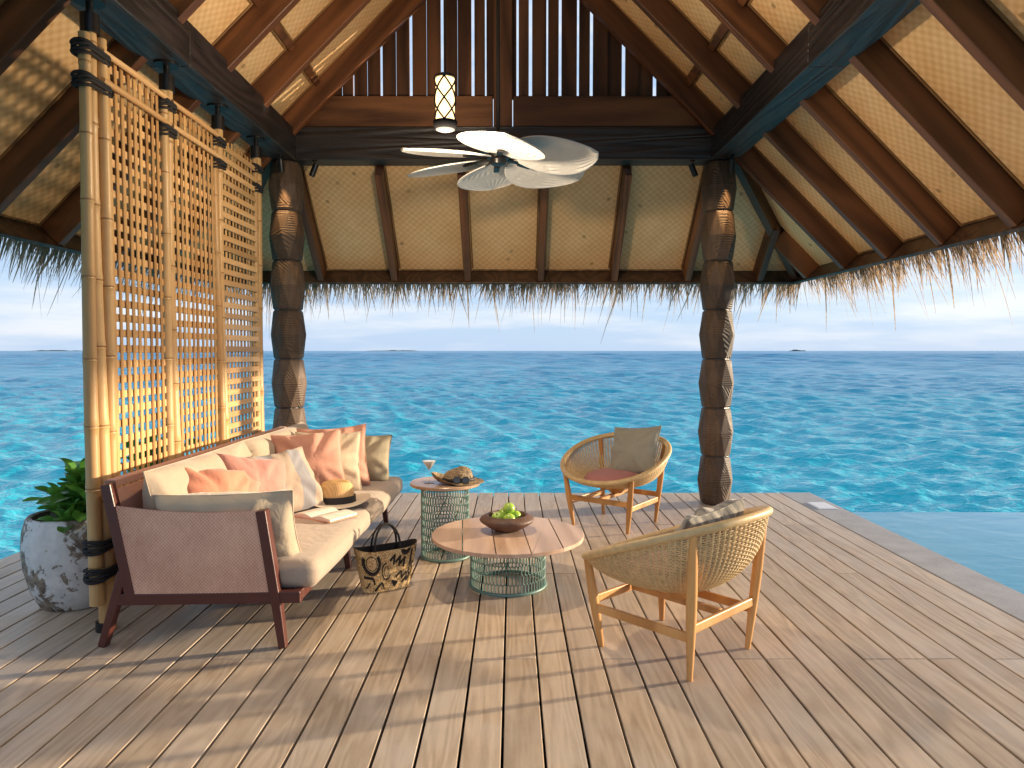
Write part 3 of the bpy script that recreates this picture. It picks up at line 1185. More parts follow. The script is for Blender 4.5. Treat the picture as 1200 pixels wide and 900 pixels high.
def culm(x_, y_, z0, z1, r0, r1, seed, parent=scr, org=SO, name='bamboo_pole'):
    rnd = random.Random(seed)
    prof = []
    mats = []
    nodes = []
    z = z0 + rnd.uniform(0.08, 0.3)
    while z < z1 - 0.06:
        nodes.append(z)
        z += rnd.uniform(0.30, 0.40)
    rr = lambda z_: r0 + (r1 - r0) * (z_ - z0) / (z1 - z0)
    mb = MB()
    zs = [(z0, 1.0, 0)]
    for nz in nodes:
        zs += [(nz - 0.045, 0.985, 0), (nz - 0.010, 1.015, 0), (nz - 0.004, 1.10, 0), (nz + 0.002, 0.98, 1), (nz + 0.010, 1.06, 0), (nz + 0.05, 0.985, 0)]
    zs.append((z1, 1.0, 0))
    n = 18
    V, F, mi = [], [], []
    wob = rnd.uniform(0, 6)
    for (z_, k, m_) in zs:
        cx = 0.008 * math.sin(z_ * 1.7 + wob)
        cy = 0.006 * math.sin(z_ * 1.3 + wob * 2)
        for a in range(n):
            t = 2 * math.pi * a / n
            V.append((cx + rr(z_) * k * math.cos(t), cy + rr(z_) * k * math.sin(t), z_))
    for i in range(len(zs) - 1):
        for a in range(n):
            b = (a + 1) % n
            F.append((i * n + a, i * n + b, (i + 1) * n + b, (i + 1) * n + a))
            mi.append(1 if zs[i][2] == 1 else 0)
    F.append(tuple(range(n))[::-1])
    F.append(tuple(range((len(zs) - 1) * n, len(zs) * n)))
    mi += [0, 0]
    mb.add(V, F)
    mb.mi = mi
    o = obj(name, mb.mesh(name, [M['bamboo'], M['bnode']], smooth=50), parent)
    o.location = (x_ - org.x, y_ - org.y, 0)
    return o


PY = [3.54, 4.31, 5.05, 5.79]
for i, y in enumerate(PY):
    culm(SX, y, 0.0, 2.965, 0.040, 0.031, 20 + i)
    culm(SX + 0.004, y - 0.072, 0.155, 2.905, 0.0345, 0.026, 40 + i)
    if i == 0:
        culm(SX + 0.012, y + 0.068, 0.155, 2.93, 0.033, 0.025, 60)
    # steel head: cup, stem, plate
    hb = MB()
    hb.lathe([(0.044, 2.93), (0.044, 3.02)], 20)
    hb.lathe([(0.017, 3.02), (0.017, 3.09)], 12)
    hb.lathe([(0.07, 3.078), (0.07, 3.0885)], 20)
    obj('bracket', hb.mesh('bracket', M['black'], smooth=40), scr).location = (0, y - SO.y, 0)
    hb = MB().lathe([(0.046, 0.0), (0.046, 0.045)], 20)
    obj('foot_socket', hb.mesh('foot_socket', M['black'], smooth=40), scr).location = (0, y - SO.y, 0)
    for zc in (2.83, 2.68, 0.445, 0.305):
        rb_ = MB()
        ya_, yb_ = -0.072, (0.068 if i == 0 else 0.0)
        rad = 0.041 if zc > 1 else 0.049
        for k in range(4):
            loop = []
            for a in range(24):
                t = 2 * math.pi * a / 24
                cy = (yb_ if math.sin(t) > 0 else ya_)
                loop.append((math.cos(t) * (rad + 0.004 * (k % 2)), cy + math.sin(t) * rad, zc + (k - 1.5) * 0.013 + 0.010 * math.sin(t + k)))
            rb_.tube(loop, 0.0085, 6, closed=True)
        obj('rope_lashing', rb_.mesh('rope_lashing', M['rope'], smooth=180), scr).location = (0.003, y - SO.y, 0)
rs = random.Random(77)
vs_me = MB().box((0, 0, 0), (0.008, 0.026, 2.47)).mesh('upright_slat', M['slat_v'], bevel=0.003)
for i in range(3):
    ya_, yb_ = PY[i] + (0.10 if i == 0 else 0.05), PY[i + 1] - 0.11
    nv = 9
    for k in range(nv):
        y = ya_ + (yb_ - ya_) * (k + 0.5) / nv
        o = obj('upright_slat', vs_me, scr)
        o.location = (0.010 + rs.uniform(-.002, .002), y - SO.y + rs.uniform(-.004, .004), 0.42 + 2.47 / 2 + rs.uniform(-.01, .01))
        o.rotation_euler = (rs.uniform(-.003, .003), 0, rs.uniform(-.12, .12))
    L = yb_ - ya_ + 0.13
    hs_me = MB().box((0, 0, 0), (0.010, L, 0.040)).mesh('cross_slat', M['slat_h'], bevel=0.003)
    z = 0.47
    while z < 2.86:
        o = obj('cross_slat', hs_me, scr)
        front = (i == 2)
        o.location = ((0.021 if front else -0.001) + rs.uniform(-.001, .001), (ya_ + yb_) / 2 - SO.y + rs.uniform(-.008, .008), z + rs.uniform(-.004, .004))
        o.rotation_euler = (rs.uniform(-.006, .006), 0, 0)
        z += 0.0785
    if i < 2:
        for z in (2.865, 2.725):
            mb = MB().tube([(0, -L / 2, 0), (0, 0, 0.004), (0, L / 2, 0)], [0.015, 0.017, 0.014], 10)
            o = obj('top_rod', mb.mesh('top_rod', M['slat_h'], smooth=50), scr)
            o.location = (0.034, (ya_ + yb_) / 2 - SO.y, z)


# ------------------------------------------------------------------ soft shapes
def pillow_mesh(name, w, h, t, mat, seed, n=26, pinch=0.09, wr=0.017):
    V, F = [], []
    sd = seed * 7.31
    for side in (-1, 1):
        for i in range(n + 1):
            for j in range(n + 1):
                u, v = -1 + 2 * i / n, -1 + 2 * j / n
                u = math.copysign(abs(u) ** 0.8, u)
                v = math.copysign(abs(v) ** 0.8, v)
                X = w / 2 * u * (1 - pinch * (1 - v * v) * abs(u))
                Z = h / 2 * v * (1 - pinch * (1 - u * u) * abs(v))
                th = t / 2 * (max(0, (1 - u ** 2) * (1 - v ** 2))) ** 0.38
                # creases running in from the corners and edges
                a = math.atan2(v, u)
                rr = math.hypot(u, v)
                cr = mnoise.noise(Vector((math.cos(a) * 3.2 + sd, math.sin(a) * 3.2, side * 0.7 + rr * 0.5)))
                big = mnoise.noise(Vector((u * 1.6 + sd, v * 1.6, side * 2.0)))
                amp = min(1, th / (t * 0.2))
                th += (wr * cr * (0.4 + rr) * 1.6 + 0.012 * big) * amp
                V.append((X, side * max(th, 0.0), Z + 0.006 * big))
    N = (n + 1) ** 2
    for i in range(n):
        for j in range(n):
            a = i * (n + 1) + j
            F.append((a, a + n + 1, a + n + 2, a + 1))
            F.append((N + a, N + a + 1, N + a + n + 2, N + a + n + 1))
    me = MB().add(V, F).mesh(name, mat, smooth=180, merge=True, recalc=True)
    return me


def seam_mesh(w, h, pinch, mat):
    pts = []
    n = 12
    for sgn_u, sgn_v, ax in ((1, -1, 'v'), (1, 1, 'u'), (-1, 1, 'v'), (-1, -1, 'u')):
        for k in range(n):
            s_ = -1 + 2 * k / n
            if ax == 'v':
                u, v = sgn_u, s_ * sgn_u
            else:
                v, u = sgn_v, -s_ * sgn_v
            pts.append((w / 2 * u * (1 - pinch * (1 - v * v)), 0, h / 2 * v * (1 - pinch * (1 - u * u))))
    return MB().tube(pts, 0.0035, 6, closed=True).mesh('piping', mat, smooth=180)


def pillow(name, label, loc, size, mat, yaw, lean, roll, seed, cat='pillow', group=None, pinch=0.09):
    """yaw: direction the face looks (0 = -Y, 90 = +X); lean: tilt back, degrees"""
    o = obj(name, pillow_mesh(name, size[0], size[1], size[2], mat, seed, pinch=pinch))
    o.rotation_euler = (Matrix.Rotation(R(yaw), 3, 'Z') @ Matrix.Rotation(R(-lean), 3, 'X') @ Matrix.Rotation(R(roll), 3, 'Y')).to_euler()
    o.location = loc
    tag(o, label, cat, group)
    obj('piping', seam_mesh(size[0], size[1], pinch, mat), o)
    return o


def cushion_mesh(name, size, rad, mat, seed, n=18, puff=0.02, wr=0.006):
    hx, hy, hz = size[0] / 2, size[1] / 2, size[2] / 2
    V, F = [], []
    hv = Vector((hx, hy, hz))
    for ax in range(3):
        for sg in (-1, 1):
            o = len(V)
            for i in range(n + 1):
                for j in range(n + 1):
                    p = [0, 0, 0]
                    p[ax] = sg
                    p[(ax + 1) % 3] = math.sin((-1 + 2 * i / n) * math.pi / 2 * 0.98) / math.sin(math.pi / 2 * 0.98)
                    p[(ax + 2) % 3] = math.sin((-1 + 2 * j / n) * math.pi / 2 * 0.98) / math.sin(math.pi / 2 * 0.98)
                    q = Vector((p[0] * hx, p[1] * hy, p[2] * hz))
                    inn = Vector([max(-(hv[k] - rad), min(hv[k] - rad, q[k])) for k in range(3)])
                    dd = q - inn
                    if dd.length > 1e-6:
                        q = inn + dd.normalized() * rad
                    u = [q[k] / hv[k] for k in range(3)]
                    nz = mnoise.noise(Vector((q.x * 5 + seed, q.y * 5, q.z * 5))) * wr + mnoise.noise(Vector((q.x * 14 + seed, q.y * 3, q.z * 9))) * wr * 0.6
                    pf = puff * (1 - p[(ax + 1) % 3] ** 2) * (1 - p[(ax + 2) % 3] ** 2)
                    if dd.length > 1e-6:
                        q = q + dd.normalized() * nz
                    q[ax] += sg * pf
                    V.append(q)
            for i in range(n):
                for j in range(n):
                    a = o + i * (n + 1) + j
                    F.append((a, a + n + 1, a + n + 2, a + 1))
    bmn = MB().add(V, F)
    me = bpy.data.meshes.new(name)
    me.from_pydata(bmn.v, [], bmn.f)
    bm = bmesh.new()
    bm.from_mesh(me)
    bmesh.ops.remove_doubles(bm, verts=bm.verts, dist=0.006)
    bmesh.ops.recalc_face_normals(bm, faces=bm.faces)
    bm.to_mesh(me)
    bm.free()
    me.materials.append(mat)
    me.polygons.foreach_set('use_smooth', [True] * len(me.polygons))
    return me


# ------------------------------------------------------------------ sofa (local: +X front, +Y along, origin at near back foot)
SOFA = Vector((-1.945, 3.345, 0))
SRZ = R(-1.3)
sofa = thing('outdoor_sofa', 'long outdoor sofa with maroon frame, woven pink side panel and beige cushions', 'sofa', SOFA, SRZ)
LS = 2.46
FM = M['sofa_frame']


def sbar(name, a, b, w, h, up=(0, 0, 1), mat=FM, **k):
    return obj(name, MB().bar(a, b, w, h, up, **k).mesh(name, mat, bevel=0.005, segs=2), sofa)


for y in (0.0, LS):
    s_ = 1 if y == 0 else -1
    # rear post of the end frame, and its splayed foot
    sbar('rear_post', (0.045, y, 0.775), (0.155, y, 0.215), 0.048, 0.052, up=(0, 1, 0))
    sbar('leg', (0.115, y, 0.36), (0.005, y, 0.0), 0.046, 0.050, up=(0, 1, 0), w2=0.036)
    sbar('front_post', (0.775, y, 0.655), (0.840, y, 0.215), 0.048, 0.058, up=(0, 1, 0))
    sbar('leg', (0.835, y, 0.25), (0.865, y, 0.0), 0.046, 0.054, up=(0, 1, 0), w2=0.036, h2=0.04)
    sbar('end_rail', (0.07, y, 0.228), (0.955, y, 0.248), 0.046, 0.055, up=(0, 0, 1))
    # woven sling panel, slightly sagging top edge
    n, mth = 16, 8
    V, F = [], []
    for sd in (0, 1):
        for i in range(n + 1):
            u = i / n
            for j in range(mth + 1):
                v = j / mth
                x0 = 0.165 - 0.075 * v
                x1 = 0.820 - 0.060 * v
                zt = 0.675 - 0.02 * u - 0.020 * math.sin(math.pi * u)
                bow = 0.016 * math.sin(math.pi * u) * math.sin(math.pi * v)
                V.append((x0 + (x1 - x0) * u, y - s_ * (0.020 - 0.008 * sd + bow), 0.252 + (zt - 0.252) * v))
    N = (n + 1) * (mth + 1)
    for i in range(n):
        for j in range(mth):
            a = i * (mth + 1) + j
            F.append((a, a + mth + 1, a + mth + 2, a + 1))
            F.append((N + a, N + a + 1, N + a + mth + 2, N + a + mth + 1))
    me = MB().add([(p[0], p[2], -p[1]) for p in V], F).mesh('woven_side_panel', M['sofa_weave'], smooth=60, recalc=True)
    o = obj('woven_side_panel', me, sofa)
    o.matrix_basis = Matrix(((1, 0, 0, 0), (0, 0, -1, 0), (0, 1, 0, 0), (0, 0, 0, 1)))
sbar('leg', (0.835, 1.235, 0.235), (0.865, 1.235, 0.0), 0.046, 0.054, up=(0, 1, 0), w2=0.036, h2=0.04)
sbar('leg', (0.10, 1.235, 0.235), (0.03, 1.235, 0.0), 0.046, 0.050, up=(0, 1, 0))
sbar('front_rail', (0.932, 0.0245, 0.249), (0.932, LS - 0.0245, 0.249), 0.044, 0.050)
sbar('rear_rail', (0.115, 0.0245, 0.232), (0.115, LS - 0.0245, 0.232), 0.04, 0.050)
sbar('back_top_rail', (0.040, 0.024, 0.770), (0.040, LS - 0.024, 0.770), 0.055, 0.036, mat=M['rail_cloth'])
obj('back_panel', MB().bar((0.062, LS / 2, 0.745), (0.150, LS / 2, 0.262), LS - 0.06, 0.012, up=(1, 0, 0)).mesh('back_panel', M['rail_cloth'], bevel=0.003), sofa)
obj('seat_base', MB().box((0.525, LS / 2, 0.252), (0.77, LS - 0.06, 0.018)).mesh('seat_base', FM), sofa)
for k in range(2):
    me = cushion_mesh('seat_cushion', (0.86, 1.195, 0.135), 0.052, M['seat'], 3 + k * 9, puff=0.016)
    o = obj('seat_cushion', me, sofa)
    o.location = (0.585, 0.045 + 0.5925 + k * 1.186, 0.262 + 0.066)
for k in range(2):
    me = pillow_mesh('back_cushion', 1.20, 0.47, 0.24, M['beige'], 31 + k, n=34, pinch=0.025, wr=0.022)
    o = obj('back_cushion', me, sofa)
    o.rotation_euler = (Matrix.Rotation(R(90), 3, 'Z') @ Matrix.Rotation(R(-12), 3, 'X')).to_euler()
    o.location = (0.245, 0.04 + 0.595 + k * 1.19, 0.595)
    obj('piping', seam_mesh(1.20, 0.47, 0.025, M['beige']), o)

# scatter pillows
PG = 'scatter pillows on the sofa'
pillow('pillow', 'large cream pillow propped against the woven side panel of the sofa', (-1.375, 3.475, 0.515), (0.66, 0.44, 0.20), M['cream'], 182, 20, 2, 1, group=PG, pinch=0.06)
pillow('pillow', 'bright coral orange pillow just behind the large cream pillow', (-1.560, 3.735, 0.595), (0.44, 0.40, 0.21), M['coral'], 62, 28, 12, 2, group=PG)
pillow('pillow', 'small dusty rose brown pillow between the orange pillow and the pink one', (-1.545, 3.955, 0.565), (0.40, 0.36, 0.18), M['dusty'], 60, 26, -4, 3, group=PG)
pillow('pillow', 'rose pink pillow beside the grey striped pillow', (-1.505, 4.135, 0.590), (0.45, 0.42, 0.21), M['pink'], 55, 28, 14, 4, group=PG)
pillow('pillow', 'grey and beige broad striped pillow leaning on the rose pink pillow', (-1.405, 4.365, 0.590), (0.46, 0.42, 0.19), M['stripe'], 52, 30, -3, 5, group=PG)
pillow('pillow', 'large upright salmon pillow behind the straw hat with black band', (-1.375, 4.845, 0.625), (0.47, 0.46, 0.21), M['salmon'], 22, 20, -3, 6, group=PG)
pillow('pillow', 'beige pillow squeezed between two coral pillows', (-1.300, 5.055, 0.610), (0.46, 0.44, 0.15), M['cream'], 20, 18, 2, 7, group=PG)
pillow('pillow', 'coral pillow directly in front of the olive pillow', (-1.310, 5.235, 0.620), (0.50, 0.46, 0.14), M['salmon'], 14, 18, -3, 8, group=PG)
pillow('pillow', 'olive beige pillow at the sofa end away from the woven side panel', (-1.150, 5.520, 0.570), (0.42, 0.38, 0.19), M['olive'], 12, 16, 4, 9, group=PG)

# ------------------------------------------------------------------ hat, book on the sofa
hat = thing('straw_hat', 'straw fedora with wide black band lying on the sofa seat', 'hat', (-1.135, 4.600, 0.412), R(20))
hat.scale = (1.12, 1.12, 1.15)
prof = [(0.098, 0.012), (0.094, 0.045), (0.088, 0.095), (0.080, 0.122), (0.060, 0.130), (0.030, 0.122), (0.004, 0.118)]
V, F = [], []
mb = MB().lathe(prof, 32, cap0=False)
mb.v = [(x_ * 1.08, y_ * 0.92 * (1 - 0.10 * (z_ / 0.13) * (1 if abs(x_) > 0.03 else 0.6)), z_ - (0.018 * math.exp(-(y_ / 0.03) ** 2) if z_ > 0.10 else 0)) for x_, y_, z_ in mb.v]
obj('crown', mb.mesh('crown', M['straw'], smooth=60), hat)
mb = MB().lathe([(0.0995, 0.010), (0.0965, 0.048)], 32, cap0=False, cap1=False)
mb.lathe([(0.1035, 0.010), (0.1005, 0.048)], 32, cap0=False, cap1=False)
mb.v = [(x_ * 1.08, y_ * 0.93, z_) for x_, y_, z_ in mb.v]
obj('ribbon', mb.mesh('ribbon', M['band'], smooth=60), hat)
mb = MB()
V, F = [], []
nb = 48
for lay in (0, 1):
    for r_ in (0.096, 0.12, 0.145, 0.165, 0.176):
        for k in range(nb):
            t = 2 * math.pi * k / nb
            z_ = 0.008 + 0.016 * ((r_ - 0.096) / 0.08) ** 2 * math.cos(2 * t) + 0.012 * ((r_ - 0.096) / 0.08)
            V.append((r_ * 1.10 * math.cos(t), r_ * 0.98 * math.sin(t), z_ + 0.003 * lay))
for lay in (0, 1):
    for i in range(4):
        for k in range(nb):
            a = lay * 5 * nb + i * nb + k
            b = lay * 5 * nb + i * nb + (k + 1) % nb
            F.append((a, b, b + nb, a + nb))
for k in range(nb):
    a, b = 4 * nb + k, 4 * nb + (k + 1) % nb
    F.append((a, b, 5 * nb + b, 5 * nb + a))
obj('brim', MB().add(V, F).mesh('brim', M['pale_brim'], smooth=60, recalc=True), hat)

book = thing('open_book', 'open book with peach cover lying face up on the sofa beside the fedora', 'book', (-1.12, 4.270, 0.408), R(-32))
for s_ in (-1, 1):
    V, F = [], []
    n = 12
    for i in range(n + 1):
        u = i / n
        xx = s_ * u * 0.150
        zt = 0.006 + 0.030 * math.sin(min(1, u * 1.5) * math.pi * 0.5) * (1 - 0.75 * u)
        for yy in (-0.11, 0.11):
            V += [(xx, yy, 0.003), (xx, yy, zt + 0.003)]
    for i in range(n):
        a = i * 4
        F += [(a + 1, a + 5, a + 7, a + 3), (a, a + 2, a + 6, a + 4), (a, a + 4, a + 5, a + 1), (a + 2, a + 3, a + 7, a + 6)]
    F.append((n * 4, n * 4 + 2, n * 4 + 3, n * 4 + 1))
    obj('page_block', MB().add(V, F).mesh('page_block', M['paper'], smooth=40, recalc=True), book)
    obj('cover_board', MB().box((s_ * 0.080, 0, 0.0), (0.158, 0.235, 0.004)).mesh('cover_board', M['cover'], bevel=0.001), book)
# ------------------------------------------------------------------ tote bag
tote = thing('tote_bag', 'flecked straw tote bag with black geometric print standing on the deck', 'bag', (-0.742, 4.165, 0.0), math.atan2(0.15, 0.25))
TH = 0.245


def tote_pt(u, v, off=0.0):
    """u angle (rad), v 0..1 height"""
    a = 0.142 + 0.050 * v
    b = 0.050 + 0.026 * v + 0.006 * math.sin(v * 3.1)
    cu, su = math.cos(u), math.sin(u)
    e = 0.62
    x_ = math.copysign(abs(cu) ** e, cu) * (a + off)
    y_ = math.copysign(abs(su) ** 0.8, su) * (b + off)
    z_ = 0.002 + v * (TH + 0.022 * (abs(cu) ** 3) * v) + 0.0
    return (x_, y_, z_)


nu, nv = 64, 12
V, F = [], []
for lay, off in ((0, 0.0), (1, -0.005)):
    for j in range(nv + 1):
        for i in range(nu):
            V.append(tote_pt(2 * math.pi * i / nu, j / nv, off))
N = nu * (nv + 1)
mi = []
for lay in (0, 1):
    for j in range(nv):
        for i in range(nu):
            a = lay * N + j * nu + i
            b = lay * N + j * nu + (i + 1) % nu
            F.append((a, b, b + nu, a + nu) if lay == 0 else (a, a + nu, b + nu, b))
            mi.append(lay)
for i in range(nu):
    a, b = nv * nu + i, nv * nu + (i + 1) % nu
    F.append((a, b, N + b, N + a))
    mi.append(1)
F.append(tuple(range(nu))[::-1])
F.append(tuple(N + i for i in range(nu)))
mi += [0, 1]
mb = MB().add(V, F)
mb.mi = mi
obj('bag_body', mb.mesh('bag_body', [M['tote'], M['ink']], smooth=60), tote)


def tote_front(fx, fv, off=0.0022):
    """front face: fx -1..1 across, fv height fraction"""
    a = 0.142 + 0.050 * fv
    x_ = fx * a
    cu = min(0.9999, abs(fx)) ** (1 / 0.62)
    su = math.sqrt(1 - cu * cu)
    b = 0.050 + 0.026 * fv + 0.006 * math.sin(fv * 3.1)
    return Vector((x_, -(su ** 0.8) * b - off, 0.002 + fv * (TH + 0.022 * (cu ** 3) * fv)))


pm = MB()


def stroke(pts, w):
    for (a, b) in zip(pts[:-1], pts[1:]):
        a, b = Vector(a), Vector(b)
        d = (b - a).normalized()
        nn = Vector((-d.y, d.x)) * w * 0.68
        n = max(1, int((b - a).length / 0.08))
        V, F = [], []
        for k in range(n + 1):
            p = a + (b - a) * (k / n)
            for s_ in (-1, 1):
                q = p + nn * s_
                V.append(tote_front(max(-.97, min(.97, q.x)), max(0.02, min(0.985, q.y * 1.0))))
        for k in range(n):
            F.append((k * 2, k * 2 + 1, k * 2 + 3, k * 2 + 2))
        pm.add(V, F)


def ring(cx, cy, rx, ry, w, a0=0, a1=360):
    pts = [(cx + rx * math.cos(R(a0 + (a1 - a0) * k / 28)), cy + ry * math.sin(R(a0 + (a1 - a0) * k / 28))) for k in range(29)]
    stroke(pts, w)


ring(-0.62, 0.72, 0.25, 0.25, 0.07, 150, 400)
ring(-0.62, 0.72, 0.17, 0.17, 0.015)
ring(-0.14, 0.50, 0.16, 0.20, 0.03, 90, 330)
ring(-0.14, 0.50, 0.09, 0.12, 0.012)
ring(0.52, 0.99, 0.13, 0.10, 0.09, 180, 360)
for dx in (0.0, 0.19, 0.36):
    stroke([(-0.02 + dx, 0.74 - dx * 0.25), (0.16 + dx, 0.88 - dx * 0.25)], 0.05)
    stroke([(0.14 + dx, 0.88 - dx * 0.25), (0.11 + dx, 0.64 - dx * 0.25)], 0.05)
stroke([(0.74, 0.93), (0.72, 0.56), (0.90, 0.60)], 0.055)
stroke([(0.22, 0.32), (0.42, 0.46), (0.46, 0.28), (0.64, 0.42), (0.68, 0.18), (0.84, 0.36)], 0.04)
stroke([(0.50, 0.16), (0.66, 0.30)], 0.04)
ring(0.78, 0.44, 0.07, 0.10, 0.03)
stroke([(-0.92, 0.40), (-0.62, 0.36), (-0.58, 0.20)], 0.05)
stroke([(-0.60, 0.04), (-0.30, 0.24), (-0.22, 0.05)], 0.045)
stroke([(-0.9, 0.12), (-0.74, 0.26)], 0.03)
for k in range(5):
    stroke([(0.06 + k * 0.03, 0.24 - k * 0.035), (0.30 - k * 0.015, 0.18 - k * 0.01)], 0.05)
stroke([(0.9, 0.95), (0.96, 0.8)], 0.06)
obj('printed_pattern', pm.mesh('printed_pattern', M['ink']), tote)
for s_ in (-1, 1):
    pts = []
    for k in range(17):
        t = math.pi * k / 16
        pts.append((0.078 * math.cos(t) * (1 + 0.12 * math.sin(t)) + 0.01 * s_, s_ * 0.060 * (1 - 0.5 * math.sin(t)) + 0.012 * s_ * math.sin(t), 0.200 + 0.185 * math.sin(t) ** 0.8 - 0.010 * s_ * math.sin(t)))
    obj('handle', MB().tube(pts, 0.0068, 8).mesh('handle', M['ink'], smooth=180), tote)


# ------------------------------------------------------------------ tables
def lattice_drum(r, z0, z1, rows, cols, wr=0.0032):
    mb = MB()
    dz = (z1 - z0) / rows
    for j in range(rows):
        za, zb = z0 + j * dz, z0 + (j + 1) * dz
        for i in range(cols):
            t = 2 * math.pi * (i + 0.5 * (j % 2)) / cols
            tn = 2 * math.pi * (i + 0.5 * (j % 2) + 0.5) / cols
            tp = 2 * math.pi * (i + 0.5 * (j % 2) - 0.5) / cols
            P = lambda a, z: (r * math.cos(a), r * math.sin(a), z)
            q = dz * 0.12
            mb.tube([P(t, za + q), P(t, zb - q)], wr, 4, cap=False)
            if j < rows - 1:
                mb.tube([P(t, zb - q), P(tn, zb + q)], wr, 4, cap=False)
                mb.tube([P(t, zb - q), P(tp, zb + q)], wr, 4, cap=False)
    for z in (z0, z1):
        mb.tube([(r * math.cos(2 * math.pi * k / 48), r * math.sin(2 * math.pi * k / 48), z) for k in range(48)], 0.008, 8, closed=True)
    return mb


def ring_mesh(r, z, rad):
    return MB().tube([(r * math.cos(2 * math.pi * k / 48), r * math.sin(2 * math.pi * k / 48), z) for k in range(48)], rad, 8, closed=True)


def disc_board(r, x0, x1, z0, z1, n=28):
    """slice of a disc between x0 and x1"""
    top = []
    bot = []
    for k in range(n + 1):
        xx = x0 + (x1 - x0) * (0.5 - 0.5 * math.cos(math.pi * k / n))
        yy = math.sqrt(max(0, r * r - xx * xx))
        top.append((xx, yy))
        bot.append((xx, -yy))
    poly = top + bot[::-1]
    out = []
    for p in poly:
        if not out or (abs(p[0] - out[-1][0]) + abs(p[1] - out[-1][1])) > 1e-5:
            out.append(p)
    if abs(out[0][0] - out[-1][0]) + abs(out[0][1] - out[-1][1]) < 1e-5:
        out.pop()
    m = len(out)
    V = [(a, b, z0) for a, b in out] + [(a, b, z1) for a, b in out]
    F = [tuple(range(m)), tuple(range(m, 2 * m))[::-1]] + [(i, (i + 1) % m, m + (i + 1) % m, m + i) for i in range(m)]
    return MB().add(V, F)


ct = thing('coffee_table', 'low round coffee table with planked teak top on green wire drum base', 'table', (-0.025, 4.235, 0), R(4))
TR, TZ = 0.452, 0.312
bx = [-TR, -0.27, -0.09, 0.10, 0.285, TR]
for a, b in zip(bx[:-1], bx[1:]):
    me = disc_board(TR, a + (0.002 if a > -TR else 0), b - (0.002 if b < TR else 0), TZ - 0.022, TZ).mesh('top_board', M['top'], recalc=True, bevel=0.002)
    obj('top_board', me, ct)
obj('wire_base', lattice_drum(0.222, 0.012, TZ - 0.032, 5, 64).mesh('wire_base', M['green'], smooth=180), ct)
obj('base_ring', ring_mesh(0.226, 0.010, 0.0095).mesh('base_ring', M['green'], smooth=180), ct)
mb = MB()
mb.bar((-0.2, 0, TZ - 0.030), (0.2, 0, TZ - 0.030), 0.03, 0.012)
mb.bar((0, -0.2, TZ - 0.0305), (0, 0.2, TZ - 0.0305), 0.03, 0.012)
obj('cross_brace', mb.mesh('cross_brace', M['green']), ct)

st = thing('side_table', 'tall narrow round side table with green wire drum base beside the sofa', 'table', (-0.455, 4.835, 0), R(20))
SR, SZ = 0.236, 0.512
obj('top', MB().lathe([(SR - 0.004, SZ - 0.022), (SR, SZ - 0.018), (SR, SZ - 0.004), (SR - 0.004, SZ)], 64).mesh('top', M['side_top'], smooth=30), st)
obj('wire_base', lattice_drum(0.160, 0.012, SZ - 0.032, 9, 50).mesh('wire_base', M['green'], smooth=180), st)
obj('base_ring', ring_mesh(0.164, 0.010, 0.0095).mesh('base_ring', M['green'], smooth=180), st)

# bowl of apples
bowl = tag(obj('fruit_bowl', MB().lathe([(0.0, 0.0), (0.055, 0.0), (0.075, 0.004), (0.120, 0.030), (0.160, 0.058), (0.167, 0.068), (0.160, 0.080), (0.128, 0.098), (0.118, 0.099), (0.112, 0.094), (0.116, 0.075), (0.10, 0.045), (0.05, 0.022), (0.0, 0.018)], 48, cap0=False, cap1=False).mesh('fruit_bowl', M['bowl'], smooth=180, merge=True, recalc=True)), 'wide brown stoneware bowl on the round coffee table', 'bowl')
bowl.location = (-0.030, 4.300, TZ)
ap = []
for k in range(15):
    t = math.pi * k / 14
    rr = 0.037 * math.sin(t) ** 0.9 * (1 + 0.12 * math.cos(t))
    zz = -0.034 * math.cos(t)
    if k <= 1 or k >= 13:
        zz *= 0.86
    if k == 14:
        zz *= 0.88
    ap.append((max(rr, 0.0008), zz))
ap_me = MB().lathe(ap, 20).mesh('apple_flesh', M['apple'], smooth=180)
stalk_me = MB().tube([(0, 0, 0.022), (0.002, 0, 0.036), (0.006, 0, 0.046)], 0.0018, 5).mesh('stalk', M['stalk'])
ra = random.Random(3)
apl = [(-0.058, -0.03, 0.085), (0.012, -0.055, 0.083), (0.050, 0.015, 0.086), (-0.025, 0.055, 0.086), (-0.004, -0.002, 0.060), (0.012, -0.006, 0.138)]
alab = ['green apple topmost on the pile in the bowl', 'green apple at the bottom centre of the bowl, under the others', 'green apple in the bowl on the side facing the sea', 'green apple in the bowl on the side facing the rattan chairs', 'green apple in the bowl on the side facing away from the sea', 'green apple in the bowl on the side facing the sofa']
for i, p in enumerate(apl[::-1]):
    a = thing('apple', alab[i], 'apple', Vector(p) + bowl.location, ra.random() * 6, 'green apples in the bowl')
    a.rotation_euler = (ra.uniform(-.7, .7), ra.uniform(-.7, .7), ra.random() * 6)
    obj('flesh', ap_me, a)
    obj('stalk', stalk_me, a)

# cocktail glass
gl = thing('cocktail_glass', 'stemmed cocktail glass with pale drink on the side table', 'glass', (-0.555, 4.775, SZ))
obj('glass_bowl', MB().lathe([(0.0, 0.0), (0.036, 0.0), (0.036, 0.002), (0.006, 0.007), (0.0035, 0.012), (0.0035, 0.082), (0.006, 0.088), (0.052, 0.158), (0.0505, 0.158), (0.0055, 0.0925), (0.0, 0.091)], 32, cap0=False, cap1=False).mesh('glass_bowl', M['glass'], smooth=60, merge=True, recalc=True), gl)
obj('drink', MB().lathe([(0.0, 0.0935), (0.0048, 0.0935), (0.0440, 0.150), (0.0, 0.150)], 32, cap0=False, cap1=False).mesh('drink', M['drink'], smooth=60, merge=True, recalc=True), gl)

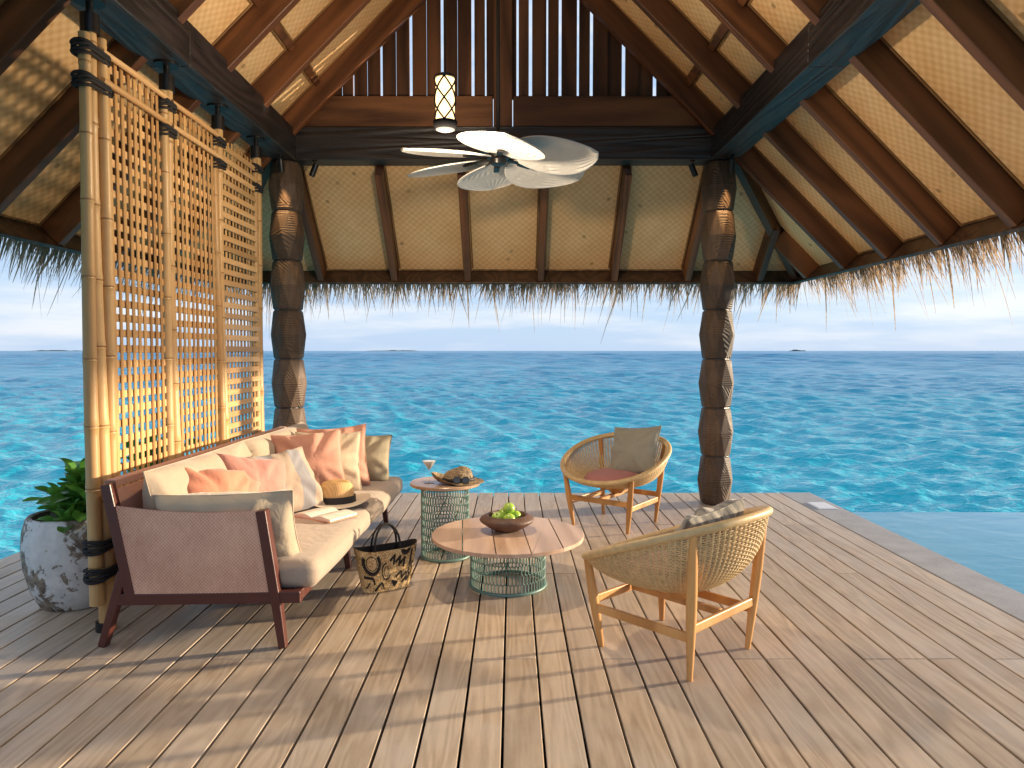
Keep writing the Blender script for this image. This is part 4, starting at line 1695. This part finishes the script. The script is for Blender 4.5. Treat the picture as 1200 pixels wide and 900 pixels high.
# speckled hat with sunglasses on the side table
h2 = thing('sun_hat', 'flecked woven sun hat with turned up brim on the side table', 'hat', (-0.360, 4.80, SZ), R(12))
V, F = [], []
nb = 48
rings = [(0.185, 0), (0.165, 1), (0.14, 2), (0.112, 3), (0.105, 4), (0.098, 5), (0.085, 6), (0.06, 7), (0.03, 8), (0.003, 9)]
hz = [0.0, 0.0, 0.0, 0.006, 0.03, 0.055, 0.078, 0.092, 0.097, 0.098]
for lay in (0, 1):
    for (r_, i) in rings:
        for k in range(nb):
            t = 2 * math.pi * k / nb
            ct_, st_ = math.cos(t), math.sin(t)
            z_ = hz[i] * (0.95 + 0.12 * ct_) + 0.004
            if i < 3:
                ed = (3 - i) / 3
                z_ += 0.075 * ed ** 1.6 * max(0, -ct_ - 0.15) + 0.010 * ed * max(0, st_)
            V.append((r_ * ct_ * (1.0 if ct_ < 0 else 0.93), r_ * 0.80 * st_, z_ + 0.003 * lay))
nrg = len(rings)
for lay in (0, 1):
    for i in range(nrg - 1):
        for k in range(nb):
            a = lay * nrg * nb + i * nb + k
            b = lay * nrg * nb + i * nb + (k + 1) % nb
            F.append((a, b, b + nb, a + nb))
for k in range(nb):
    a, b = k, (k + 1) % nb
    F.append((a, b, nrg * nb + b, nrg * nb + a))
obj('hat_body', MB().add(V, F).mesh('hat_body', M['speck_hat'], smooth=60, recalc=True), h2)
mb = MB()
pts = [(0.109 * math.cos(t) * 0.98, 0.0875 * math.sin(t), 0.026) for t in [2 * math.pi * k / 40 for k in range(40)]]
mb.tube(pts, 0.006, 6, closed=True, squash=2.0)
obj('hat_band', mb.mesh('hat_band', M['band'], smooth=180), h2)
sg = thing('sunglasses', 'black sunglasses resting against the crown of the flecked sun hat', 'sunglasses', (-0.335, 4.700, SZ + 0.010), R(-6))
sg.scale = (0.86, 0.86, 0.78)
for s_ in (-1, 1):
    o = obj('lens', MB().lathe([(0.0005, -0.003), (0.027, -0.003), (0.027, 0.003), (0.0005, 0.003)], 20).mesh('lens', M['dark_lens'], smooth=40), sg)
    o.matrix_basis = T(s_ * 0.034, 0, 0.030) @ Matrix.Rotation(R(72), 4, 'X') @ Matrix.Diagonal((1.05, 0.95, 1, 1))
    o = obj('rim', MB().tube([(0.029 * math.cos(2 * math.pi * k / 24), 0.027 * math.sin(2 * math.pi * k / 24), 0) for k in range(24)], 0.0042, 6, closed=True).mesh('rim', M['band'], smooth=180), sg)
    o.matrix_basis = T(s_ * 0.034, 0, 0.030) @ Matrix.Rotation(R(72), 4, 'X')
    obj('temple', MB().tube([(s_ * 0.064, 0.005, 0.038), (s_ * 0.067, 0.035, 0.040), (s_ * 0.064, 0.050, 0.055)], 0.003, 6).mesh('temple', M['band'], smooth=180), sg)
obj('bridge', MB().tube([(-0.009, 0.0, 0.036), (0, -0.002, 0.040), (0.009, 0, 0.036)], 0.0032, 6).mesh('bridge', M['band'], smooth=180), sg)


# ------------------------------------------------------------------ basket chairs (local: +Y forward)
RA, RB_ = 0.425, 0.395


def rim_pt(t):
    """t angle; sin -> side, cos -> front"""
    e = 0.94
    x_ = RA * math.copysign(abs(math.sin(t)) ** e, math.sin(t))
    y_ = RB_ * math.copysign(abs(math.cos(t)) ** e, math.cos(t))
    c = y_ / RB_
    z_ = 0.540 - 0.150 * c + 0.012 * (1 - c * c)
    return Vector((x_, y_, z_))


def shell_pt(t, s_):
    """s 0 at rim .. 1 at the seat bottom"""
    a = rim_pt(t)
    cpt = Vector((a.x * 0.93, a.y * 0.90 - 0.01, 0.335 + 0.10 * (a.z - 0.39)))
    b = Vector((a.x * 0.25, a.y * 0.25 - 0.02, 0.312))
    return a * (1 - s_) ** 2 + cpt * (2 * s_ * (1 - s_)) + b * s_ ** 2


def shell_mesh():
    mb = MB()
    nrib = 92
    for i in range(nrib):
        t = 2 * math.pi * i / nrib
        mb.tube([shell_pt(t, k / 12) for k in range(13)], 0.0056, 5, cap=False)
    nring = 54
    seg = nrib * 2
    for j in range(1, nring):
        s_ = j / nring
        pts = []
        for i in range(seg):
            t = 2 * math.pi * i / seg
            p = shell_pt(t, s_)
            out = (p - Vector((0, -0.02, 0.62)))
            out.normalize()
            ph = 1 if ((i // 2 + j) % 2 == 0) else -1
            k = ph if i % 2 == 0 else 0
            pts.append(p + out * (0.0042 * k))
        mb.tube(pts, 0.0030, 4, closed=True)
    V = [shell_pt(2 * math.pi * i / 40, 1.0) for i in range(40)] + [Vector((0, -0.02, 0.310))]
    mb.add(V, [(i, (i + 1) % 40, 40) for i in range(40)])
    return mb.mesh('woven_shell', M['rattan'], smooth=180)


shell_me = shell_mesh()
rim_me = MB().tube([rim_pt(2 * math.pi * k / 72) for k in range(72)], 0.0225, 12, closed=True, squash=0.85).mesh('rim', M['rattan_rim'], smooth=180)
FOOT = 0.242


def leg_mesh(sx, sy):
    foot = Vector((sx * FOOT, sy * FOOT, 0))
    # top lands just inside the rim
    t = math.atan2(sx * 0.295 / RA, sy * 0.285 / RB_)
    tp = rim_pt(t)
    tp = Vector((tp.x * 0.985, tp.y * 0.985, tp.z - 0.012))
    pts, rad = [], []
    for k in range(9):
        u = k / 8
        pts.append(foot.lerp(tp, u))
        rad.append(0.0125 + 0.0115 * math.sin(min(1, u * 1.5) * math.pi * 0.5) - 0.006 * max(0, u - 0.6) / 0.4)
    return MB().tube(pts, rad, 12).mesh('leg', M['teak'], smooth=50), foot, tp


def chair(label, loc, fwd):
    rz = math.atan2(fwd[1], fwd[0]) - math.pi / 2
    c = thing('basket_chair', label, 'chair', loc, rz, 'rattan basket chairs')
    sh = obj('woven_shell', shell_me, c)
    tag(sh, kind='stuff')
    obj('rim', rim_me, c)
    at = {}
    for sx in (-1, 1):
        for sy in (-1, 1):
            me, f, t = leg_mesh(sx, sy)
            obj('leg', me, c)
            at[(sx, sy)] = (f, t)

    def on(k, z):
        f, t = at[k]
        u = z / t.z
        return f.lerp(t, u)
    for a, b, z in (((-1, 1), (-1, -1), 0.19), ((1, 1), (1, -1), 0.19), ((-1, 1), (1, 1), 0.228), ((-1, -1), (1, -1), 0.228)):
        obj('stretcher', MB().bar(on(a, z), on(b, z), 0.020, 0.042).mesh('stretcher', M['teak'], bevel=0.006, segs=2), c)
    # bearers that carry the basket
    obj('seat_bearer', MB().bar((0, -0.245, 0.235), (0, 0.245, 0.235), 0.03, 0.03).mesh('seat_bearer', M['teak'], bevel=0.004), c)
    obj('seat_support', MB().lathe([(0.05, 0.25), (0.09, 0.309)], 20, (0, -0.02, 0)).mesh('seat_support', M['teak'], smooth=40), c)
    return c


near = chair('rattan basket chair seen from behind, with a dark patterned pillow inside', (0.767, 3.327, 0), (-0.68, 0.73))
far = chair('rattan basket chair with round pink seat pad and grey pillow', (0.835, 5.765, 0), (-0.60, -0.80))


def local(c, p):
    return Matrix.Translation(c.location) @ c.rotation_euler.to_matrix().to_4x4() @ Vector(p)


pad_me = MB().lathe([(0.0, 0.0), (0.17, 0.0), (0.205, 0.010), (0.222, 0.032), (0.205, 0.056), (0.15, 0.068), (0.0, 0.072)], 48, cap0=False, cap1=False).mesh('seat_pad', M['rose'], smooth=180, merge=True, recalc=True)
for c, lb in ((far, 'round pink seat pad in the rattan chair with the grey pillow'), (near, 'round pink seat pad hidden in the rattan chair with the patterned pillow')):
    o = tag(obj('seat_pad', pad_me), lb, 'cushion')
    o.location = local(c, (0, 0.05, 0.352))
    o.rotation_euler = (R(-7), 0, c.rotation_euler.z)
    obj('piping', MB().tube([(0.222 * math.cos(2 * math.pi * k / 48), 0.222 * math.sin(2 * math.pi * k / 48), 0.032) for k in range(48)], 0.004, 6, closed=True).mesh('piping', M['rose'], smooth=180), o)
pf = pillow('pillow', 'square grey green pillow standing in the rattan chair with pink seat pad', local(far, (-0.10, -0.135, 0.585)), (0.44, 0.42, 0.14), M['grey_p'], math.degrees(far.rotation_euler.z) - 180 - 6, 24, -6, 12)
pn = pillow('pillow', 'dark patterned grey pillow leaning in the basket chair seen from behind', local(near, (0.03, -0.12, 0.515)), (0.44, 0.40, 0.14), M['print_p'], math.degrees(near.rotation_euler.z) - 180, 26, 5, 13)


# ------------------------------------------------------------------ planters and plants
PLP = [(0.165, 0.0), (0.185, 0.006), (0.225, 0.09), (0.258, 0.22), (0.266, 0.32), (0.258, 0.42), (0.240, 0.485), (0.232, 0.497), (0.220, 0.500), (0.208, 0.492), (0.212, 0.46), (0.222, 0.40)]
pl_me = MB().lathe(PLP, 56, cap0=True, cap1=False).mesh('pot', M['planter'], smooth=50)
soil_me = MB().lathe([(0.0, 0.425), (0.10, 0.428), (0.222, 0.41)], 40, cap0=False, cap1=False).mesh('soil', M['soil'], smooth=180)


def leaf_mesh(L, W, curl, seed):
    n, m = 12, 6
    V, F = [], []
    for i in range(n + 1):
        u = i / n
        wd = W * (max(0.0, math.sin(math.pi * min(1, 0.02 + u ** 2.0 * 0.98))) ** 0.55) * 0.5 + 0.005 * (1 - u)
        for j in range(m + 1):
            s_ = -1 + 2 * j / m
            x_ = s_ * wd
            y_ = L * u * (1 - 0.10 * u * curl)
            z_ = -curl * L * 0.42 * u * u + abs(s_) * wd * 0.32 + 0.006 * math.sin(u * 9 + seed + s_)
            V.append((x_, y_, z_))
    for i in range(n):
        for j in range(m):
            a = i * (m + 1) + j
            F.append((a, a + 1, a + m + 2, a + m + 1))
    return MB().add(V, F).mesh('leaf', M['leaf'], smooth=180)


leaf_mes = [leaf_mesh(0.21, 0.095, 0.30, 1), leaf_mesh(0.24, 0.10, 0.65, 2), leaf_mesh(0.18, 0.085, 0.10, 3), leaf_mesh(0.22, 0.09, 0.95, 4)]


def plant(label, plabel, loc, seed, stems, height):
    rnd = random.Random(seed)
    p = thing('planter', plabel, 'planter', loc, rnd.random() * 3, 'chipped white planters')
    obj('pot', pl_me, p)
    obj('soil', soil_me, p)
    g = thing('plant', label, 'plant', (loc[0], loc[1], 0.42), 0, 'glossy plants behind the bamboo screen')
    for (dx, dy, h) in stems:
        b = Vector((dx * 0.25, dy * 0.25, 0.0))
        tp = Vector((dx, dy, h))
        mid = (b + tp) / 2 + Vector((dx * 0.1, dy * 0.1, h * 0.12))
        pts = [b * (1 - u) ** 2 + mid * 2 * u * (1 - u) + tp * u * u for u in [k / 8 for k in range(9)]]
        obj('stem', MB().tube(pts, [0.009 - 0.0005 * k for k in range(9)], 7).mesh('stem', M['stem'], smooth=180), g)
        nl = 17
        az = rnd.random() * 6
        for k in range(nl):
            u = 0.55 + 0.45 * k / (nl - 1)
            pp = b * (1 - u) ** 2 + mid * 2 * u * (1 - u) + tp * u * u
            az += 2.4
            el = R(5 + 68 * (k / (nl - 1)) ** 1.2 + rnd.uniform(-12, 12))
            o = obj('leaf', rnd.choice(leaf_mes), g)
            dirv = Vector((math.cos(az) * math.cos(el), math.sin(az) * math.cos(el), math.sin(el)))
            side = dirv.cross(Vector((0, 0, 1))).normalized()
            up = side.cross(dirv)
            f_ = frame(side, dirv, up, pp)
            o.matrix_basis = f_ @ Matrix.Rotation(rnd.uniform(-.4, .4), 4, 'Y') @ Matrix.Scale(rnd.uniform(0.6, 0.95), 4)
    return g


plant('glossy green leafy plant spilling over the rim of the planter at the screen end', 'round chipped white planter standing at the end of the bamboo screen', (-2.43, 3.96, 0), 5, [(0.02, -0.02, 0.20), (0.13, -0.10, 0.14), (-0.10, 0.02, 0.13), (0.12, 0.08, 0.24), (0.15, 0.0, 0.05), (0.06, -0.17, 0.04), (0.08, -0.06, 0.27)], 0.3)
plant('glossy green leafy plant half hidden behind the middle of the lattice', 'round white planter half hidden behind the middle of the bamboo lattice', (-2.52, 4.98, 0), 9, [(0.0, 0.0, 0.30), (0.14, -0.10, 0.22), (-0.12, 0.05, 0.2), (0.10, 0.14, 0.26), (0.05, -0.18, 0.12)], 0.3)

# ------------------------------------------------------------------ ceiling fan
FY = 5.0
fan = thing('ceiling_fan', 'ceiling fan with six white palm leaf shaped blades and black motor', 'fan', (-0.095, FY, 2.72))
obj('motor', MB().lathe([(0.02, 0.165), (0.10, 0.160), (0.165, 0.135), (0.182, 0.10), (0.182, 0.055), (0.16, 0.03), (0.06, 0.018)], 40).mesh('motor', M['black'], smooth=40), fan)
obj('down_rod', MB().lathe([(0.014, 0.15), (0.014, 2.42)], 12).mesh('down_rod', M['black'], smooth=40), fan)
obj('hub', MB().lathe([(0.035, -0.045), (0.052, -0.038), (0.058, -0.01), (0.075, 0.0), (0.075, 0.028)], 24).mesh('hub', M['black'], smooth=40), fan)
V, F = [], []
nl_, nw = 24, 26
BL, BW = 0.60, 0.57
for lay in (0, 1):
    for i in range(nl_ + 1):
        u = i / nl_
        wd = BW / 2 * (max(0.0, math.sin(math.pi * (0.035 + 0.965 * u) ** 0.92)) ** 0.62)
        if i == nl_:
            wd = 0.004
        for j in range(nw + 1):
            s_ = -1 + 2 * j / nw
            pleat = 0.0035 * math.cos(j * math.pi) * min(1, u * 3) * (1 - 0.4 * u)
            V.append((0.12 + BL * u, s_ * wd, -0.05 * s_ * s_ * (wd / BW * 2) * 0.55 - 0.05 * u * u + pleat + 0.005 * lay))
NB_ = (nl_ + 1) * (nw + 1)
for lay in (0, 1):
    for i in range(nl_):
        for j in range(nw):
            a = lay * NB_ + i * (nw + 1) + j
            F.append((a, a + 1, a + nw + 2, a + nw + 1) if lay else (a, a + nw + 1, a + nw + 2, a + 1))
blade_me = MB().add(V, F).mesh('blade', M['fan'], smooth=30)
edge_pts = []
for i in range(nl_ + 1):
    edge_pts.append(V[NB_ + i * (nw + 1) + nw])
for i in range(nl_, -1, -1):
    edge_pts.append(V[NB_ + i * (nw + 1)])
edge_me = MB().tube(edge_pts, 0.0045, 6).mesh('blade_edge', M['fan'], smooth=180)
arm_me = MB().bar((0.05, 0, 0.004), (0.26, 0, -0.014), 0.030, 0.012).bar((0.17, 0, -0.012), (0.27, 0, -0.022), 0.042, 0.016).mesh('blade_arm', M['black'], bevel=0.003)
for k in range(6):
    a = R(275 + 60 * k)
    b = obj('blade', blade_me, fan)
    b.matrix_basis = Matrix.Rotation(a, 4, 'Z') @ Matrix.Rotation(R(-11.5), 4, 'X')
    obj('blade_edge', edge_me, b)
    obj('blade_arm', arm_me, b)

# ------------------------------------------------------------------ lantern
LX, LY = -0.385, 4.20
lan = thing('pendant_lantern', 'lit cylindrical pendant lantern with crossed dark straps hanging from the roof', 'lantern', (LX, LY, 2.665))
lan.scale = (0.70, 0.70, 0.70)
obj('diffuser', MB().lathe([(0.078, 0.075), (0.078, 0.425)], 32).mesh('diffuser', M['glow'], smooth=40), lan)
obj('cap', MB().lathe([(0.095, 0.422), (0.095, 0.440), (0.05, 0.462), (0.02, 0.475)], 32).mesh('cap', M['black'], smooth=40), lan)
obj('base', MB().lathe([(0.045, 0.0), (0.078, 0.012), (0.100, 0.055), (0.100, 0.078)], 32).mesh('base', M['matte'], smooth=40), lan)
mb = MB()
for k in range(4):
    for sgn in (-1, 1):
        pts = []
        for i in range(13):
            u = i / 12
            t = 2 * math.pi * k / 4 + sgn * u * math.pi
            pts.append((0.084 * math.cos(t), 0.084 * math.sin(t), 0.078 + 0.345 * u))
        mb.tube(pts, 0.0075, 5)
obj('strap', mb.mesh('strap', M['black'], smooth=180), lan)
obj('rod', MB().lathe([(0.007, 0.47), (0.007, 3.15)], 8).mesh('rod', M['black'], smooth=40), lan)
ld = bpy.data.lights.new('lantern_lamp', 'POINT')
ld.energy = 30
ld.color = (1.0, 0.78, 0.53)
ld.shadow_soft_size = 0.07
lo = bpy.data.objects.new('lantern_lamp', ld)
C.objects.link(lo)
lo.parent = lan
lo.location = (0, 0, -0.13)


# ------------------------------------------------------------------ small spotlights under the tie beam
def spot(x_, y_, tilt, rz, label, lit=None):
    s_ = thing('spotlight', label, 'spotlight', (x_, y_, 3.09), rz, 'small black spotlights')
    obj('base_plate', MB().lathe([(0.022, -0.012), (0.022, 0.0)], 16).mesh('base_plate', M['black'], smooth=40), s_)
    obj('bracket', MB().tube([(0, 0, -0.012), (0, 0, -0.05)], 0.006, 8).mesh('bracket', M['black'], smooth=40), s_)
    h = obj('head', MB().lathe([(0.020, 0.035), (0.026, 0.030), (0.026, -0.075), (0.021, -0.080)], 20).mesh('head', M['black'], smooth=40), s_)
    h.matrix_basis = T(0, 0, -0.065) @ Matrix.Rotation(R(tilt), 4, 'Y')
    if lit:
        d = bpy.data.lights.new('spot_lamp', 'SPOT')
        d.energy = lit
        d.color = (1.0, 0.62, 0.28)
        d.spot_size = R(38)
        d.spot_blend = 0.8
        d.shadow_soft_size = 0.015
        o = bpy.data.objects.new('spot_lamp', d)
        C.objects.link(o)
        o.parent = s_
        o.matrix_basis = T(0, 0, -0.065) @ Matrix.Rotation(R(tilt), 4, 'Y') @ T(0, 0, -0.088)


spot(-1.755, 6.46, 22, 0, 'black spotlight on the tie beam beside the left post, near the bamboo screen')
spot(1.605, 6.46, -22, 0, 'black spotlight on the tie beam beside the right post, near the patterned chair')
spot(1.90, 6.28, -16, R(90), 'lit spotlight glowing down the face of the right post', 10.0)
spot(-2.00, 6.28, -16, R(90), 'lit spotlight glowing down the face of the left post', 10.0)
